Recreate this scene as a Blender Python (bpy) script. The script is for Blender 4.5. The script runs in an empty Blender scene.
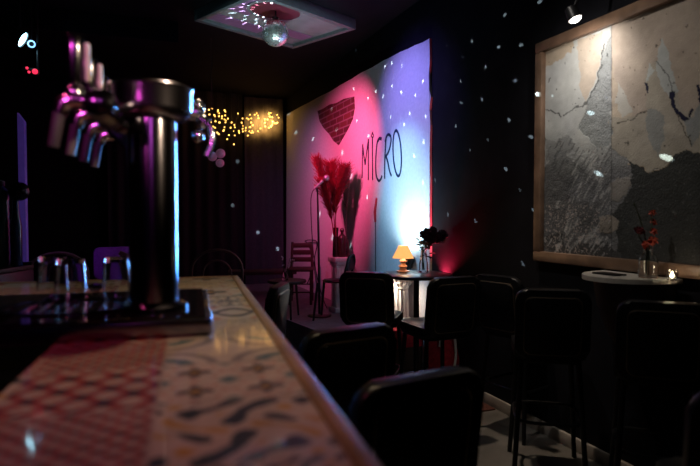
import bpy, bmesh, math, random
import numpy as np
from mathutils import Vector, Matrix, noise as mnoise

random.seed(7)
PI = math.pi
scene = bpy.context.scene
COL = scene.collection

# ------------------------------------------------------------------ camera
F = 560.0
CAM = Vector((0, 0, 1.36))
YAW = math.radians(21.4)
PIT = math.atan(18 / F)
f0 = Vector((math.sin(YAW), math.cos(YAW), 0))
RT = Vector((math.cos(YAW), -math.sin(YAW), 0))
FW = f0 * math.cos(PIT) + Vector((0, 0, -math.sin(PIT)))
UP = f0 * math.sin(PIT) + Vector((0, 0, math.cos(PIT)))
cam_d = bpy.data.cameras.new('camera')
cam = bpy.data.objects.new('camera', cam_d)
COL.objects.link(cam)
R3 = Matrix((RT, UP, -FW)).transposed()
cam.matrix_world = Matrix.Translation(CAM) @ R3.to_4x4()
cam_d.sensor_width = 36
cam_d.lens = 36 * F / 700
cam_d.clip_start = 0.02
cam_d.dof.use_dof = True
cam_d.dof.focus_distance = 5.0
cam_d.dof.aperture_fstop = 2.4
scene.camera = cam


def ray(px, py):
    return FW + RT * ((px - 350) / F) + UP * ((233 - py) / F)
def on_x(px, py, X):
    d = ray(px, py); return CAM + d * ((X - CAM.x) / d.x)
def on_y(px, py, Y):
    d = ray(px, py); return CAM + d * ((Y - CAM.y) / d.y)
def on_z(px, py, Z):
    d = ray(px, py); return CAM + d * ((Z - CAM.z) / d.z)
def at(px, py, depth):
    return CAM + ray(px, py) * depth

WX = 2.39                      # right wall
BY = on_x(286.5, 114.6, WX).y  # back wall
CEIL = 3.25

# ------------------------------------------------------------------ world, exposure
w = bpy.data.worlds.new('world'); scene.world = w; w.use_nodes = True
w.node_tree.nodes['Background'].inputs[0].default_value = (0.35, 0.4, 0.8, 1)
w.node_tree.nodes['Background'].inputs[1].default_value = 0.002
scene.view_settings.view_transform = 'Standard'
scene.view_settings.look = 'None'
scene.view_settings.gamma = 1
scene.view_settings.use_curve_mapping = False
scene.view_settings.exposure = 0.0
scene.cycles.use_denoising = True
scene.cycles.max_bounces = 8

# ------------------------------------------------------------------ lights
def spot(name, loc, target, energy, color, size=60, blend=0.6, radius=0.05):
    l = bpy.data.lights.new(name, 'SPOT'); l.energy = energy; l.color = color
    l.spot_size = math.radians(size); l.spot_blend = blend; l.shadow_soft_size = radius
    o = bpy.data.objects.new(name, l); COL.objects.link(o); o.location = loc
    o.rotation_euler = (Vector(target) - Vector(loc)).to_track_quat('-Z', 'Y').to_euler()
    return o
def point(name, loc, energy, color, radius=0.03):
    l = bpy.data.lights.new(name, 'POINT'); l.energy = energy; l.color = color
    l.shadow_soft_size = radius
    o = bpy.data.objects.new(name, l); COL.objects.link(o); o.location = loc
    return o

PAR_POS = [Vector((0.9, 5.0, 2.9)), Vector((0.7, 6.4, 2.95)), Vector((1.0, 4.6, 2.95))]
pink_tgt = on_x(349, 166, WX)
viol_tgt = on_x(308, 205, WX)
blue_tgt = on_x(412, 110, WX)
spot('pink_beam', PAR_POS[0] + Vector((0.1, 0.03, -0.1)), pink_tgt, 345, (1.0, 0.085, 0.25), 68, 1.0, 0.03)
spot('violet_beam', PAR_POS[1] + Vector((0.1, 0.03, -0.1)), viol_tgt, 44, (0.7, 0.3, 0.75), 72, 1.0, 0.03)
spot('blue_beam', PAR_POS[2] + Vector((0.1, 0.03, -0.1)), blue_tgt, 85, (0.3, 0.22, 1.0), 70, 1.0, 0.03)
spot('cyan_beam', PAR_POS[2] + Vector((0.15, 0.1, -0.1)), on_x(406, 205, WX), 165, (0.25, 0.62, 1.0), 48, 1.0, 0.03)
UPL = Vector((WX - 0.36, 4.47, 0.97))
spot('uplight_beam', UPL + Vector((0.03, 0, 0.06)), on_x(415, 188, WX), 36, (0.62, 0.93, 1.0), 140, 1.0, 0.03)
spot('uplight_floor_glow', UPL + Vector((0.03, 0, -0.2)), (WX, 4.45, 0.5), 8, (1.0, 0.8, 0.6), 120, 1.0, 0.03)
spot('red_uplight_beam', (WX - 0.05, 3.97, 0.83), (WX, 3.95, 1.12), 48, (1.0, 0.03, 0.09), 120, 1.0, 0.03)
spot('blue_ceiling_beam', (1.7, 4.6, 2.2), (1.9, 4.2, CEIL), 5, (0.1, 0.2, 1.0), 140, 1.0, 0.05)
PL = on_x(573.5, 15, WX - 0.26)
spot('picture_lamp_beam', PL + Vector((0.02, 0, -0.07)), on_x(592, 80, WX), 7.5, (1.0, 0.95, 0.88), 150, 1.0, 0.03)
spot('plaster_downlight_beam', (1.0, 2.15, CEIL - 0.06), (WX, 2.3, 1.75), 46, (1.0, 0.93, 0.84), 62, 1.0, 0.05)
spot('counter_downlight_beam', (0.55, 1.7, CEIL - 0.05), (0.22, 1.5, 1.1), 58, (1.0, 0.74, 0.46), 58, 1.0, 0.06)
spot('counter_pink_beam', (-1.3, 1.2, CEIL - 0.1), (-0.35, 0.9, 1.1), 32, (1.0, 0.1, 0.3), 40, 0.9, 0.06)
spot('floor_downlight_beam', (1.75, 3.0, CEIL - 0.05), (2.0, 2.75, 0), 85, (1.0, 0.8, 0.62), 40, 0.9, 0.04)
spot('tap_magenta_beam', (-1.0, -0.58, 2.05), (-0.04, 1.3, 1.68), 46, (1.0, 0.1, 0.7), 12, 0.7, 0.1)
spot('tap_gold_beam', (1.3, -0.25, 2.02), (0.0, 1.3, 1.66), 95, (1.0, 0.78, 0.48), 17, 0.9, 0.1)
spot('tap_violet_beam', (-0.3, -1.3, 2.1), (0.0, 1.34, 1.6), 20, (0.7, 0.12, 0.75), 13, 0.9, 0.3)
ll = bpy.data.lights.new('blue_streak_light', 'AREA'); ll.shape = 'RECTANGLE'; ll.size = 0.16; ll.size_y = 1.5; ll.energy = 3.2; ll.color = (0.08, 0.36, 1.0); ll.spread = math.radians(22)  # unseen area light, added tall to draw the blue streak down the tap column
lo_ = bpy.data.objects.new('blue_streak_light', ll); COL.objects.link(lo_); lo_.location = (1.5, 3.4, 1.5)
lo_.rotation_euler = (Vector((0.06, 1.34, 1.45)) - Vector((1.5, 3.4, 1.5))).to_track_quat('-Z', 'Y').to_euler()
spot('return_fill_beam', (-0.2, 2.5, CEIL - 0.06), (-0.75, 2.0, 1.1), 26, (1.0, 0.85, 0.72), 34, 1.0, 0.05)  # extra unseen spot, added to brighten the tiles of the far return
spot('back_violet_beam', (0.2, 3.6, CEIL - 0.1), (-0.65, 5.75, 1.0), 45, (0.5, 0.1, 0.9), 22, 0.9, 0.1)

# ------------------------------------------------------------------ materials
def mat(name, col, rough=0.6, metal=0.0, spec=0.5, var=0.15, scale=20, bump=0.0, coat=0.0, trans=0.0, ior=1.45, emit=None, estr=0.0, sheen=0.0):
    m = bpy.data.materials.new(name); m.use_nodes = True
    nt = m.node_tree; b = nt.nodes['Principled BSDF']
    tc = nt.nodes.new('ShaderNodeTexCoord')
    nz = nt.nodes.new('ShaderNodeTexNoise'); nz.inputs['Scale'].default_value = scale
    nz.inputs['Detail'].default_value = 4
    nt.links.new(tc.outputs['Object'], nz.inputs['Vector'])
    cr = nt.nodes.new('ShaderNodeValToRGB')
    c = Vector(col)
    cr.color_ramp.elements[0].position = 0.3; cr.color_ramp.elements[1].position = 0.7
    cr.color_ramp.elements[0].color = (*(c * (1 - var)), 1)
    cr.color_ramp.elements[1].color = (*[min(1, x) for x in c * (1 + var)], 1)
    nt.links.new(nz.outputs['Fac'], cr.inputs['Fac'])
    nt.links.new(cr.outputs['Color'], b.inputs['Base Color'])
    b.inputs['Roughness'].default_value = rough
    b.inputs['Metallic'].default_value = metal
    b.inputs['Specular IOR Level'].default_value = spec
    b.inputs['Coat Weight'].default_value = coat
    b.inputs['Transmission Weight'].default_value = trans
    b.inputs['IOR'].default_value = ior
    if sheen: b.inputs['Sheen Weight'].default_value = sheen
    if emit:
        b.inputs['Emission Color'].default_value = (*emit, 1)
        b.inputs['Emission Strength'].default_value = estr
    if bump:
        bp = nt.nodes.new('ShaderNodeBump'); bp.inputs['Strength'].default_value = bump
        bp.inputs['Distance'].default_value = 0.01
        nt.links.new(nz.outputs['Fac'], bp.inputs['Height'])
        nt.links.new(bp.outputs['Normal'], b.inputs['Normal'])
    return m

M = {}
M['dark_wall'] = mat('dark_wall_paint', (0.009, 0.009, 0.012), 0.8, var=0.2, scale=9, bump=0.1, spec=0.1)
M['ceiling'] = mat('black_ceiling_paint', (0.006, 0.006, 0.009), 0.8, spec=0.1, scale=6, bump=0.1)
M['floor'] = mat('worn_concrete_floor', (0.2, 0.185, 0.165), 0.45, scale=4, var=0.35, bump=0.1)
M['plaster'] = mat('white_plaster', (0.72, 0.72, 0.74), 0.85, scale=30, var=0.06, bump=0.25, spec=0.2)
M['stage'] = mat('dark_stage_board', (0.13, 0.12, 0.14), 0.55, scale=14, var=0.3, bump=0.1)
M['baseboard'] = mat('pale_wood_trim', (0.5, 0.45, 0.4), 0.5, scale=12)
M['wood_frame'] = mat('brown_wood', (0.19, 0.115, 0.075), 0.42, scale=8, var=0.35, bump=0.1)
M['wood_dark'] = mat('dark_wood', (0.06, 0.035, 0.022), 0.5, scale=10, var=0.3)
M['oak'] = mat('oak_trim', (0.33, 0.2, 0.09), 0.4, scale=8, var=0.3)
M['black_vinyl'] = mat('black_vinyl', (0.006, 0.006, 0.007), 0.36, scale=60, var=0.3, bump=0.04, spec=0.35)
M['black_metal'] = mat('black_metal', (0.01, 0.01, 0.011), 0.38, scale=30, spec=0.5)
M['trim_metal'] = mat('dull_bronze_metal', (0.35, 0.27, 0.2), 0.42, metal=1.0)
M['chrome'] = mat('chrome', (0.78, 0.78, 0.8), 0.16, metal=1.0, var=0.03)
M['dark_chrome'] = mat('smoked_chrome', (0.22, 0.2, 0.24), 0.17, metal=1.0, var=0.05)
M['drum_chrome'] = mat('satin_chrome', (0.3, 0.27, 0.32), 0.22, metal=1.0, var=0.05)
M['cream'] = mat('cream_reflection', (0.72, 0.68, 0.58), 0.35)  # cream reflection on the chrome badge plates, put into the base colour
M['grip'] = mat('dull_grey_spout', (0.13, 0.1, 0.13), 0.5)
M['old_wood'] = mat('old_dark_wood', (0.025, 0.013, 0.012), 0.6, scale=12)
M['steel'] = mat('dark_steel', (0.09, 0.09, 0.1), 0.25, metal=1.0, scale=40)
M['glass'] = mat('clear_glass', (0.95, 0.97, 0.97), 0.02, trans=1.0, var=0.01)
M['white_plaster'] = mat('cast_white_plaster', (0.7, 0.68, 0.66), 0.7, scale=25, var=0.08)
M['red_cloth'] = mat('red_cloth', (0.45, 0.02, 0.04), 0.85, scale=40, var=0.25, bump=0.3)
M['red_plume'] = mat('red_plume', (0.3, 0.008, 0.03), 0.9, scale=30, var=0.35)
M['grey_plume'] = mat('grey_green_plume', (0.1, 0.08, 0.07), 0.9, scale=30, var=0.3)
M['dark_vase'] = mat('dark_glazed_ceramic', (0.035, 0.012, 0.014), 0.25, var=0.3)
M['stem'] = mat('dark_stem', (0.05, 0.06, 0.03), 0.7)
M['leaf'] = mat('dark_leaf', (0.018, 0.022, 0.014), 0.6)
M['rose'] = mat('dark_red_rose', (0.06, 0.015, 0.03), 0.8, scale=80, var=0.4)
M['coral_flower'] = mat('coral_petals', (0.55, 0.1, 0.07), 0.8, scale=80, var=0.3)
M['dark_flower'] = mat('wine_petals', (0.12, 0.012, 0.02), 0.8)
M['shade'] = mat('warm_lampshade', (0.8, 0.5, 0.3), 0.8, emit=(1.0, 0.42, 0.12), estr=1.3)
M['lamp_base'] = mat('peach_ceramic', (0.8, 0.55, 0.45), 0.4)
M['table_top'] = mat('dark_table_top', (0.03, 0.028, 0.03), 0.3)
M['ledge'] = mat('pale_stone_top', (0.55, 0.5, 0.44), 0.45, scale=15)
M['ledge_body'] = mat('dark_brown_body', (0.13, 0.085, 0.07), 0.6)
M['purple'] = mat('purple_fabric', (0.3, 0.06, 0.5), 0.85, scale=60)
M['curtain'] = mat('navy_curtain', (0.06, 0.06, 0.075), 0.9, scale=30, sheen=0.2)
M['black_curtain'] = mat('black_curtain', (0.014, 0.014, 0.017), 0.9, scale=30)
M['bulb'] = mat('warm_bulb', (1, 0.8, 0.4), 0.4, emit=(1.0, 0.5, 0.1), estr=5)
M['wire'] = mat('black_cable', (0.012, 0.012, 0.014), 0.5)
M['blue_lens'] = mat('blue_lens', (0.6, 0.9, 1), 0.2, emit=(0.4, 0.8, 1.0), estr=12)
M['blue_led'] = mat('blue_led', (0.5, 0.7, 1), 0.2, emit=(0.25, 0.55, 1.0), estr=1.4)
M['red_led'] = mat('red_led', (1, 0.1, 0.1), 0.2, emit=(1.0, 0.03, 0.09), estr=1.3)
M['white_lens'] = mat('white_lens', (1, 1, 1), 0.2, emit=(1.0, 0.93, 0.8), estr=10)
M['teal_glass'] = mat('teal_glass', (0.02, 0.14, 0.17), 0.12, spec=0.6, coat=0.5)
M['violet_post'] = mat('violet_lit_surface', (0.13, 0.07, 0.4), 0.4, emit=(0.2, 0.1, 0.7), estr=0.10)  # violet light on the upright, put into its colour and a faint glow
M['globe'] = mat('black_gloss', (0.012, 0.01, 0.014), 0.08, spec=0.6)
M['pale_globe'] = mat('pale_pink_globe', (0.45, 0.25, 0.36), 0.35, emit=(0.8, 0.3, 0.55), estr=0.06)
M['letter_ink'] = mat('dark_teal_paint', (0.012, 0.025, 0.06), 0.7)
M['mic_body'] = mat('grey_microphone', (0.35, 0.38, 0.45), 0.35, metal=0.6)
M['flame'] = mat('candle_flame', (1, 0.8, 0.5), 0.3, emit=(1.0, 0.8, 0.5), estr=18)
M['rug'] = mat('red_brown_rug', (0.14, 0.05, 0.035), 0.95, scale=120, var=0.5)
M['panel_frame'] = mat('slate_frame', (0.13, 0.17, 0.18), 0.4, metal=0.2)

# attribute driven (painted plaster, tiles)
def attr_mat(name, rough, bump, bscale, coat=0.0, spec=0.3, rough_noise=False):
    m = bpy.data.materials.new(name); m.use_nodes = True
    nt = m.node_tree; b = nt.nodes['Principled BSDF']
    a = nt.nodes.new('ShaderNodeVertexColor'); a.layer_name = 'paint'
    nt.links.new(a.outputs['Color'], b.inputs['Base Color'])
    b.inputs['Roughness'].default_value = rough
    b.inputs['Specular IOR Level'].default_value = spec
    b.inputs['Coat Weight'].default_value = coat
    b.inputs['Coat Roughness'].default_value = 0.06
    tc = nt.nodes.new('ShaderNodeTexCoord')
    nz = nt.nodes.new('ShaderNodeTexNoise'); nz.inputs['Scale'].default_value = bscale; nz.inputs['Detail'].default_value = 6
    nt.links.new(tc.outputs['Object'], nz.inputs['Vector'])
    mx = nt.nodes.new('ShaderNodeMath'); mx.operation = 'MULTIPLY'
    nt.links.new(nz.outputs['Fac'], mx.inputs[0]); nt.links.new(a.outputs['Alpha'], mx.inputs[1])
    bp = nt.nodes.new('ShaderNodeBump'); bp.inputs['Strength'].default_value = bump; bp.inputs['Distance'].default_value = 0.007
    nt.links.new(mx.outputs[0], bp.inputs['Height']); nt.links.new(bp.outputs['Normal'], b.inputs['Normal'])
    return m
M['old_plaster'] = attr_mat('weathered_plaster', 0.85, 0.9, 95, spec=0.12)
M['tile'] = attr_mat('patchwork_cement_tile', 0.45, 0.1, 30, coat=0.5, spec=0.35)

# brick
def brick_mat():
    m = bpy.data.materials.new('old_brick'); m.use_nodes = True
    nt = m.node_tree; b = nt.nodes['Principled BSDF']
    tc = nt.nodes.new('ShaderNodeTexCoord'); mp = nt.nodes.new('ShaderNodeMapping')
    mp.inputs['Rotation'].default_value = (PI / 2, 0, PI / 2)
    sp = nt.nodes.new('ShaderNodeSeparateXYZ'); cb = nt.nodes.new('ShaderNodeCombineXYZ')
    nt.links.new(tc.outputs['Object'], sp.inputs[0])
    nt.links.new(sp.outputs['Y'], cb.inputs['X']); nt.links.new(sp.outputs['Z'], cb.inputs['Y'])
    br = nt.nodes.new('ShaderNodeTexBrick'); br.inputs['Scale'].default_value = 1
    br.inputs['Brick Width'].default_value = 0.24; br.inputs['Row Height'].default_value = 0.075
    br.inputs['Mortar Size'].default_value = 0.009
    br.inputs['Color1'].default_value = (0.13, 0.04, 0.035, 1); br.inputs['Color2'].default_value = (0.06, 0.025, 0.03, 1)
    br.inputs['Mortar'].default_value = (0.2, 0.16, 0.17, 1)
    nt.links.new(cb.outputs[0], br.inputs['Vector'])
    nt.links.new(br.outputs['Color'], b.inputs['Base Color'])
    b.inputs['Roughness'].default_value = 0.9
    bp = nt.nodes.new('ShaderNodeBump'); bp.inputs['Strength'].default_value = 0.6; bp.inputs['Distance'].default_value = 0.015
    nt.links.new(br.outputs['Fac'], bp.inputs['Height']); bp.invert = True
    nt.links.new(bp.outputs['Normal'], b.inputs['Normal'])
    return m
M['brick'] = brick_mat()

# mirror ball facets
def ball_mat():
    m = bpy.data.materials.new('mirror_tiles'); m.use_nodes = True
    b = m.node_tree.nodes['Principled BSDF']
    nt = m.node_tree
    tc = nt.nodes.new('ShaderNodeTexCoord'); v = nt.nodes.new('ShaderNodeTexNoise'); v.inputs['Scale'].default_value = 25
    nt.links.new(tc.outputs['Object'], v.inputs['Vector'])
    mr = nt.nodes.new('ShaderNodeMapRange'); mr.inputs['To Min'].default_value = 0.12; mr.inputs['To Max'].default_value = 0.4
    nt.links.new(v.outputs['Fac'], mr.inputs['Value']); nt.links.new(mr.outputs[0], b.inputs['Roughness'])
    b.inputs['Base Color'].default_value = (0.8, 0.88, 0.86, 1); b.inputs['Metallic'].default_value = 0.85
    return m
M['mirror'] = ball_mat()

# ------------------------------------------------------------------ mesh helpers
def obj(name, bm, m, parent=None, smooth=True):
    me = bpy.data.meshes.new(name)
    bmesh.ops.recalc_face_normals(bm, faces=bm.faces)
    bm.to_mesh(me); bm.free()
    if smooth:
        me.polygons.foreach_set('use_smooth', [True] * len(me.polygons))
        try: me.set_sharp_from_angle(angle=math.radians(38))
        except Exception: pass
    me.materials.append(m)
    o = bpy.data.objects.new(name, me); COL.objects.link(o)
    if parent: o.parent = parent
    return o
def tag(o, label, cat, group=None):
    o['label'] = label; o['category'] = cat
    if group: o['group'] = group
    return o
def thing(name, label, cat, loc=(0, 0, 0), rz=0, group=None):
    o = bpy.data.objects.new(name, None); COL.objects.link(o)
    o.empty_display_size = 0.1
    o.location = loc; o.rotation_euler = (0, 0, rz)
    return tag(o, label, cat, group)
def struct(o):
    o['kind'] = 'structure'; return o
def dup(root, loc, rz, label, group=None):
    r = root.copy(); COL.objects.link(r); r.location = loc; r.rotation_euler = (0, 0, rz); r['label'] = label
    if group: r['group'] = group
    for ch in list(root.children):
        c = ch.copy(); COL.objects.link(c); c.parent = r
        for g in ch.children:
            d = g.copy(); COL.objects.link(d); d.parent = c
    return r
def BM(): return bmesh.new()

def box(bm, x0, x1, y0, y1, z0, z1, bev=0.0, mtx=None):
    r = bmesh.ops.create_cube(bm, size=1)
    vs = r['verts']
    for v in vs:
        v.co = Vector(((x0 + x1) / 2 + v.co.x * (x1 - x0), (y0 + y1) / 2 + v.co.y * (y1 - y0), (z0 + z1) / 2 + v.co.z * (z1 - z0)))
    if bev:
        es = list({e for v in vs for e in v.link_edges})
        rb = bmesh.ops.bevel(bm, geom=es, offset=bev, segments=2, profile=0.5, affect='EDGES')
        vs = list({v for f in rb['faces'] for v in f.verts} | {v for v in vs if v.is_valid})
    if mtx:
        bmesh.ops.transform(bm, matrix=mtx, verts=[v for v in vs if v.is_valid])
    return bm

def tube(bm, pts, rad, n=10, cap=True, flat=None):
    pts = [Vector(p) for p in pts]
    rs = rad if isinstance(rad, (list, tuple)) else [rad] * len(pts)
    rings = []
    prev = None
    for i, p in enumerate(pts):
        t = (pts[min(i + 1, len(pts) - 1)] - pts[max(i - 1, 0)])
        if t.length < 1e-9: t = Vector((0, 0, 1))
        t.normalize()
        if prev is None:
            a = Vector((0, 0, 1)) if abs(t.z) < 0.9 else Vector((1, 0, 0))
            u = t.cross(a).normalized()
        else:
            u = (prev - t * prev.dot(t))
            u = u.normalized() if u.length > 1e-6 else t.orthogonal().normalized()
        prev = u
        v = t.cross(u)
        ring = []
        for k in range(n):
            an = 2 * PI * k / n
            off = u * math.cos(an) * rs[i] + v * math.sin(an) * rs[i]
            if flat: off = off - Vector(flat) * off.dot(Vector(flat)) * 0.75
            ring.append(bm.verts.new(p + off))
        rings.append(ring)
    for a, b in zip(rings, rings[1:]):
        for k in range(n):
            bm.faces.new((a[k], a[(k + 1) % n], b[(k + 1) % n], b[k]))
    if cap:
        bm.faces.new(rings[0][::-1]); bm.faces.new(rings[-1])
    return bm

def lathe(bm, prof, n=24, c=(0, 0, 0), mtx=None, close=False):
    c = Vector(c); rings = []; allv = []
    for r, z in prof:
        if r < 1e-5:
            v = bm.verts.new(c + Vector((0, 0, z))); rings.append([v]); allv.append(v)
        else:
            ring = [bm.verts.new(c + Vector((r * math.cos(2 * PI * k / n), r * math.sin(2 * PI * k / n), z))) for k in range(n)]
            rings.append(ring); allv += ring
    pairs = list(zip(rings, rings[1:]))
    if close: pairs.append((rings[-1], rings[0]))
    for a, b in pairs:
        for k in range(n):
            k2 = (k + 1) % n
            if len(a) == 1 and len(b) == 1: continue
            if len(a) == 1: bm.faces.new((a[0], b[k2], b[k]))
            elif len(b) == 1: bm.faces.new((a[k], a[k2], b[0]))
            else: bm.faces.new((a[k], a[k2], b[k2], b[k]))
    if not close:
        if len(rings[0]) > 1: bm.faces.new(rings[0][::-1])
        if len(rings[-1]) > 1: bm.faces.new(rings[-1])
    if mtx: bmesh.ops.transform(bm, matrix=mtx, verts=allv)
    return bm

def ball(bm, c, r, sub=2, scale=(1, 1, 1)):
    rr = bmesh.ops.create_icosphere(bm, subdivisions=sub, radius=r)
    for v in rr['verts']:
        v.co = Vector(c) + Vector((v.co.x * scale[0], v.co.y * scale[1], v.co.z * scale[2]))
    return bm

def rrect(w, h, r, seg=5, top_only=False):
    out = []
    cs = [(w / 2 - r, h - r, 0), (-w / 2 + r, h - r, 1), (-w / 2 + r, r, 2), (w / 2 - r, r, 3)]
    for cx, cy, q in cs:
        for k in range(seg + 1):
            a = PI / 2 * q + PI / 2 * k / seg
            out.append((cx + r * math.cos(a), cy + r * math.sin(a)))
    return out
def slab(bm, prof, t, mtx, bev=0.008):
    """profile in local XZ, thickness t along local Y"""
    a = [bm.verts.new((x, -t / 2, z)) for x, z in prof]
    b = [bm.verts.new((x, t / 2, z)) for x, z in prof]
    n = len(prof)
    f1 = bm.faces.new(a); f2 = bm.faces.new(b[::-1])
    for k in range(n): bm.faces.new((a[k], b[k], b[(k + 1) % n], a[(k + 1) % n]))
    vs = a + b
    if bev:
        es = list(f1.edges) + list(f2.edges)
        rb = bmesh.ops.bevel(bm, geom=es, offset=bev, segments=2, profile=0.5, affect='EDGES')
        vs = list({v for v in vs if v.is_valid} | set(rb['verts']))
    bmesh.ops.transform(bm, matrix=mtx, verts=vs)
    return bm
def prism(bm, pts, z0, z1):
    a = [bm.verts.new((x, y, z0)) for x, y in pts]; b = [bm.verts.new((x, y, z1)) for x, y in pts]
    n = len(pts)
    bm.faces.new(a[::-1]); bm.faces.new(b)
    for k in range(n): bm.faces.new((a[k], a[(k + 1) % n], b[(k + 1) % n], b[k]))
    return bm
def wall_poly(bm, yz, x0, x1):
    a = [bm.verts.new((x0, y, z)) for y, z in yz]; b = [bm.verts.new((x1, y, z)) for y, z in yz]
    n = len(yz)
    bm.faces.new(a); bm.faces.new(b[::-1])
    for k in range(n): bm.faces.new((a[k], a[(k + 1) % n], b[(k + 1) % n], b[k]))
    bmesh.ops.triangulate(bm, faces=bm.faces[:])
    return bm
T = Matrix.Translation
def RX(a): return Matrix.Rotation(a, 4, 'X')
def RY(a): return Matrix.Rotation(a, 4, 'Y')
def RZ(a): return Matrix.Rotation(a, 4, 'Z')

# ------------------------------------------------------------------ the room
LX = -2.9; NY = -1.8
struct(obj('floor', box(BM(), LX, WX, NY, BY, -0.1, 0), M['floor']))
struct(obj('ceiling', box(BM(), LX, WX, NY, BY, CEIL, CEIL + 0.1), M['ceiling']))
struct(obj('wall_right', box(BM(), WX, WX + 0.15, NY, BY + 0.15, -0.1, CEIL + 0.1), M['dark_wall']))
struct(obj('wall_back', box(BM(), LX, WX, BY, BY + 0.15, -0.1, CEIL + 0.1), M['dark_wall']))
struct(obj('wall_left', box(BM(), LX - 0.15, LX, NY, BY + 0.15, -0.1, CEIL + 0.1), M['dark_wall']))
struct(obj('wall_front', box(BM(), LX, WX, NY - 0.15, NY, -0.1, CEIL + 0.1), M['dark_wall']))
struct(obj('baseboard_right', box(BM(), WX - 0.022, WX, NY, 4.32, 0, 0.075, 0.004), M['baseboard']))

# plaster skin on the right wall, with ragged edges
pts = [(286.6, 114.6), (300, 107), (309, 102.4), (320, 96.3), (331, 91), (340, 85.2), (352, 78.6), (360, 73.3), (372, 67.5), (384, 60.2), (388, 58.6), (400, 52), (408, 48.8), (415, 45.2), (423, 42.2), (429.3, 38.5),
       (429.8, 60), (428.8, 75), (429.5, 90), (430.6, 97), (429.4, 110), (430.2, 125), (429.7, 150), (430.1, 180), (429.8, 205), (430, 250)]
yz = []
for p in pts:
    q = on_x(*p, WX - 0.02); yz.append((min(q.y, BY - 0.003), q.z))
yz.append((yz[-1][0] + 0.01, 0.0)); yz.append((BY - 0.003, 0.0))
struct(obj('trim_1', wall_poly(BM(), yz, WX - 0.02, WX + 0.0), M['plaster'], smooth=False))

# stage platform along the right wall
SZ = 0.28
c0 = on_z(325, 334, SZ); c1 = on_z(293, 322, SZ); c2 = on_z(347, 329, SZ)
dl = (c1 - c0).normalized(); dr = (c2 - c0).normalized()
pL = c0 + dl * ((BY - 0.25 - c0.y) / dl.y)
pR = c0 + dr * ((WX - 0.03 - c0.x) / dr.x)
o = obj('stage_platform', prism(BM(), [(c0.x, c0.y), (pR.x, pR.y), (WX - 0.025, BY - 0.25), (pL.x, BY - 0.25)], 0.0, SZ), M['stage'], smooth=False)
tag(o, 'low dark stage platform along the white plaster wall', 'stage')

# brick showing through the plaster
pts = [(318, 111), (323, 109), (330, 104.5), (337, 103), (344, 99), (354.5, 96.5), (355, 108), (353, 119), (349, 128), (345, 135), (339, 145), (334, 141), (330, 134.5), (324, 128), (320, 121)]
yz = [(on_x(*p, WX - 0.02).y, on_x(*p, WX - 0.02).z) for p in pts]
o = obj('exposed_brick_patch', wall_poly(BM(), yz, WX - 0.028, WX - 0.021), M['brick'], smooth=False)
tag(o, 'triangular patch of dark old bricks showing through the white plaster', 'brick patch')

# painted word on the plaster
LS = WX - 0.0215
def lp(u, v): return on_x(350 + u / 7.167, 125 + v / 7.167, LS)
def smooth_pts(p, n=6):
    out = []
    for i in range(len(p) - 1):
        p0 = p[max(i - 1, 0)]; p1 = p[i]; p2 = p[i + 1]; p3 = p[min(i + 2, len(p) - 1)]
        for k in range(n):
            t = k / n
            out.append(0.5 * ((2 * p1) + (p2 - p0) * t + (2 * p0 - 5 * p1 + 4 * p2 - p3) * t * t + (3 * p1 - p0 - 3 * p2 + p3) * t ** 3))
    out.append(p[-1]); return out
t = thing('painted_lettering', 'hand painted thin dark word MICRO on the white plaster wall', 'lettering', lp(220, 230))
inv = -t.location
def stroke(bm, uv, curve=True, r=0.014):
    p = [lp(u, v) + inv for u, v in uv]
    if curve: p = smooth_pts(p)
    tube(bm, p, r, 8, flat=(1, 0, 0))
    return bm
b = BM(); stroke(b, [(87, 380), (88, 260), (91, 138)], False); stroke(b, [(91, 138), (98, 210), (108, 285)], False); stroke(b, [(108, 285), (120, 190), (132, 100)], False); stroke(b, [(132, 100), (131, 250), (131, 395)], False)
obj('letter', b, M['letter_ink'], t)
b = BM(); stroke(b, [(160, 97), (161, 240), (162, 395)], False); stroke(b, [(160, 60), (168, 75), (162, 90), (153, 78), (160, 58), (164, 52)], True, 0.010)
obj('letter', b, M['letter_ink'], t)
b = BM(); stroke(b, [(226, 100), (208, 98), (195, 125), (187, 200), (184, 300), (190, 370), (206, 400), (222, 385), (229, 362)])
stroke(b, [(226, 100), (210, 97), (200, 116)], True, 0.017)
obj('letter', b, M['letter_ink'], t)
b = BM(); stroke(b, [(248, 385), (249, 280), (253, 180), (258, 90)]); stroke(b, [(252, 120), (262, 82), (278, 68), (294, 92), (288, 150), (275, 195), (260, 225), (270, 262), (284, 330), (297, 365)])
obj('letter', b, M['letter_ink'], t)
b = BM()
el = []
for k in range(25):
    a = 2 * PI * k / 24
    el.append((338 + 29 * math.cos(a) + 8 * math.sin(a), 203 + 163 * math.sin(a)))
stroke(b, el)
obj('letter', b, M['letter_ink'], t)

# thin rope on the wall
p = [on_x(376.5, 198, WX - 0.028), on_x(375, 212, WX - 0.028), on_x(375.3, 222, WX - 0.028), on_x(375.5, 240, WX - 0.028), on_x(375.3, 285, WX - 0.028)]
o = thing('wall_cable', 'thin cable with thick red top end hanging down the plaster wall', 'cable', p[0])
obj('cable_line', tube(BM(), [q - p[0] for q in p[2:]], 0.0035, 6), M['wire'], o)
obj('plug_end', tube(BM(), [q - p[0] for q in p[:3]], [0.008, 0.016, 0.012], 8), M['red_cloth'], o)

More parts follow.
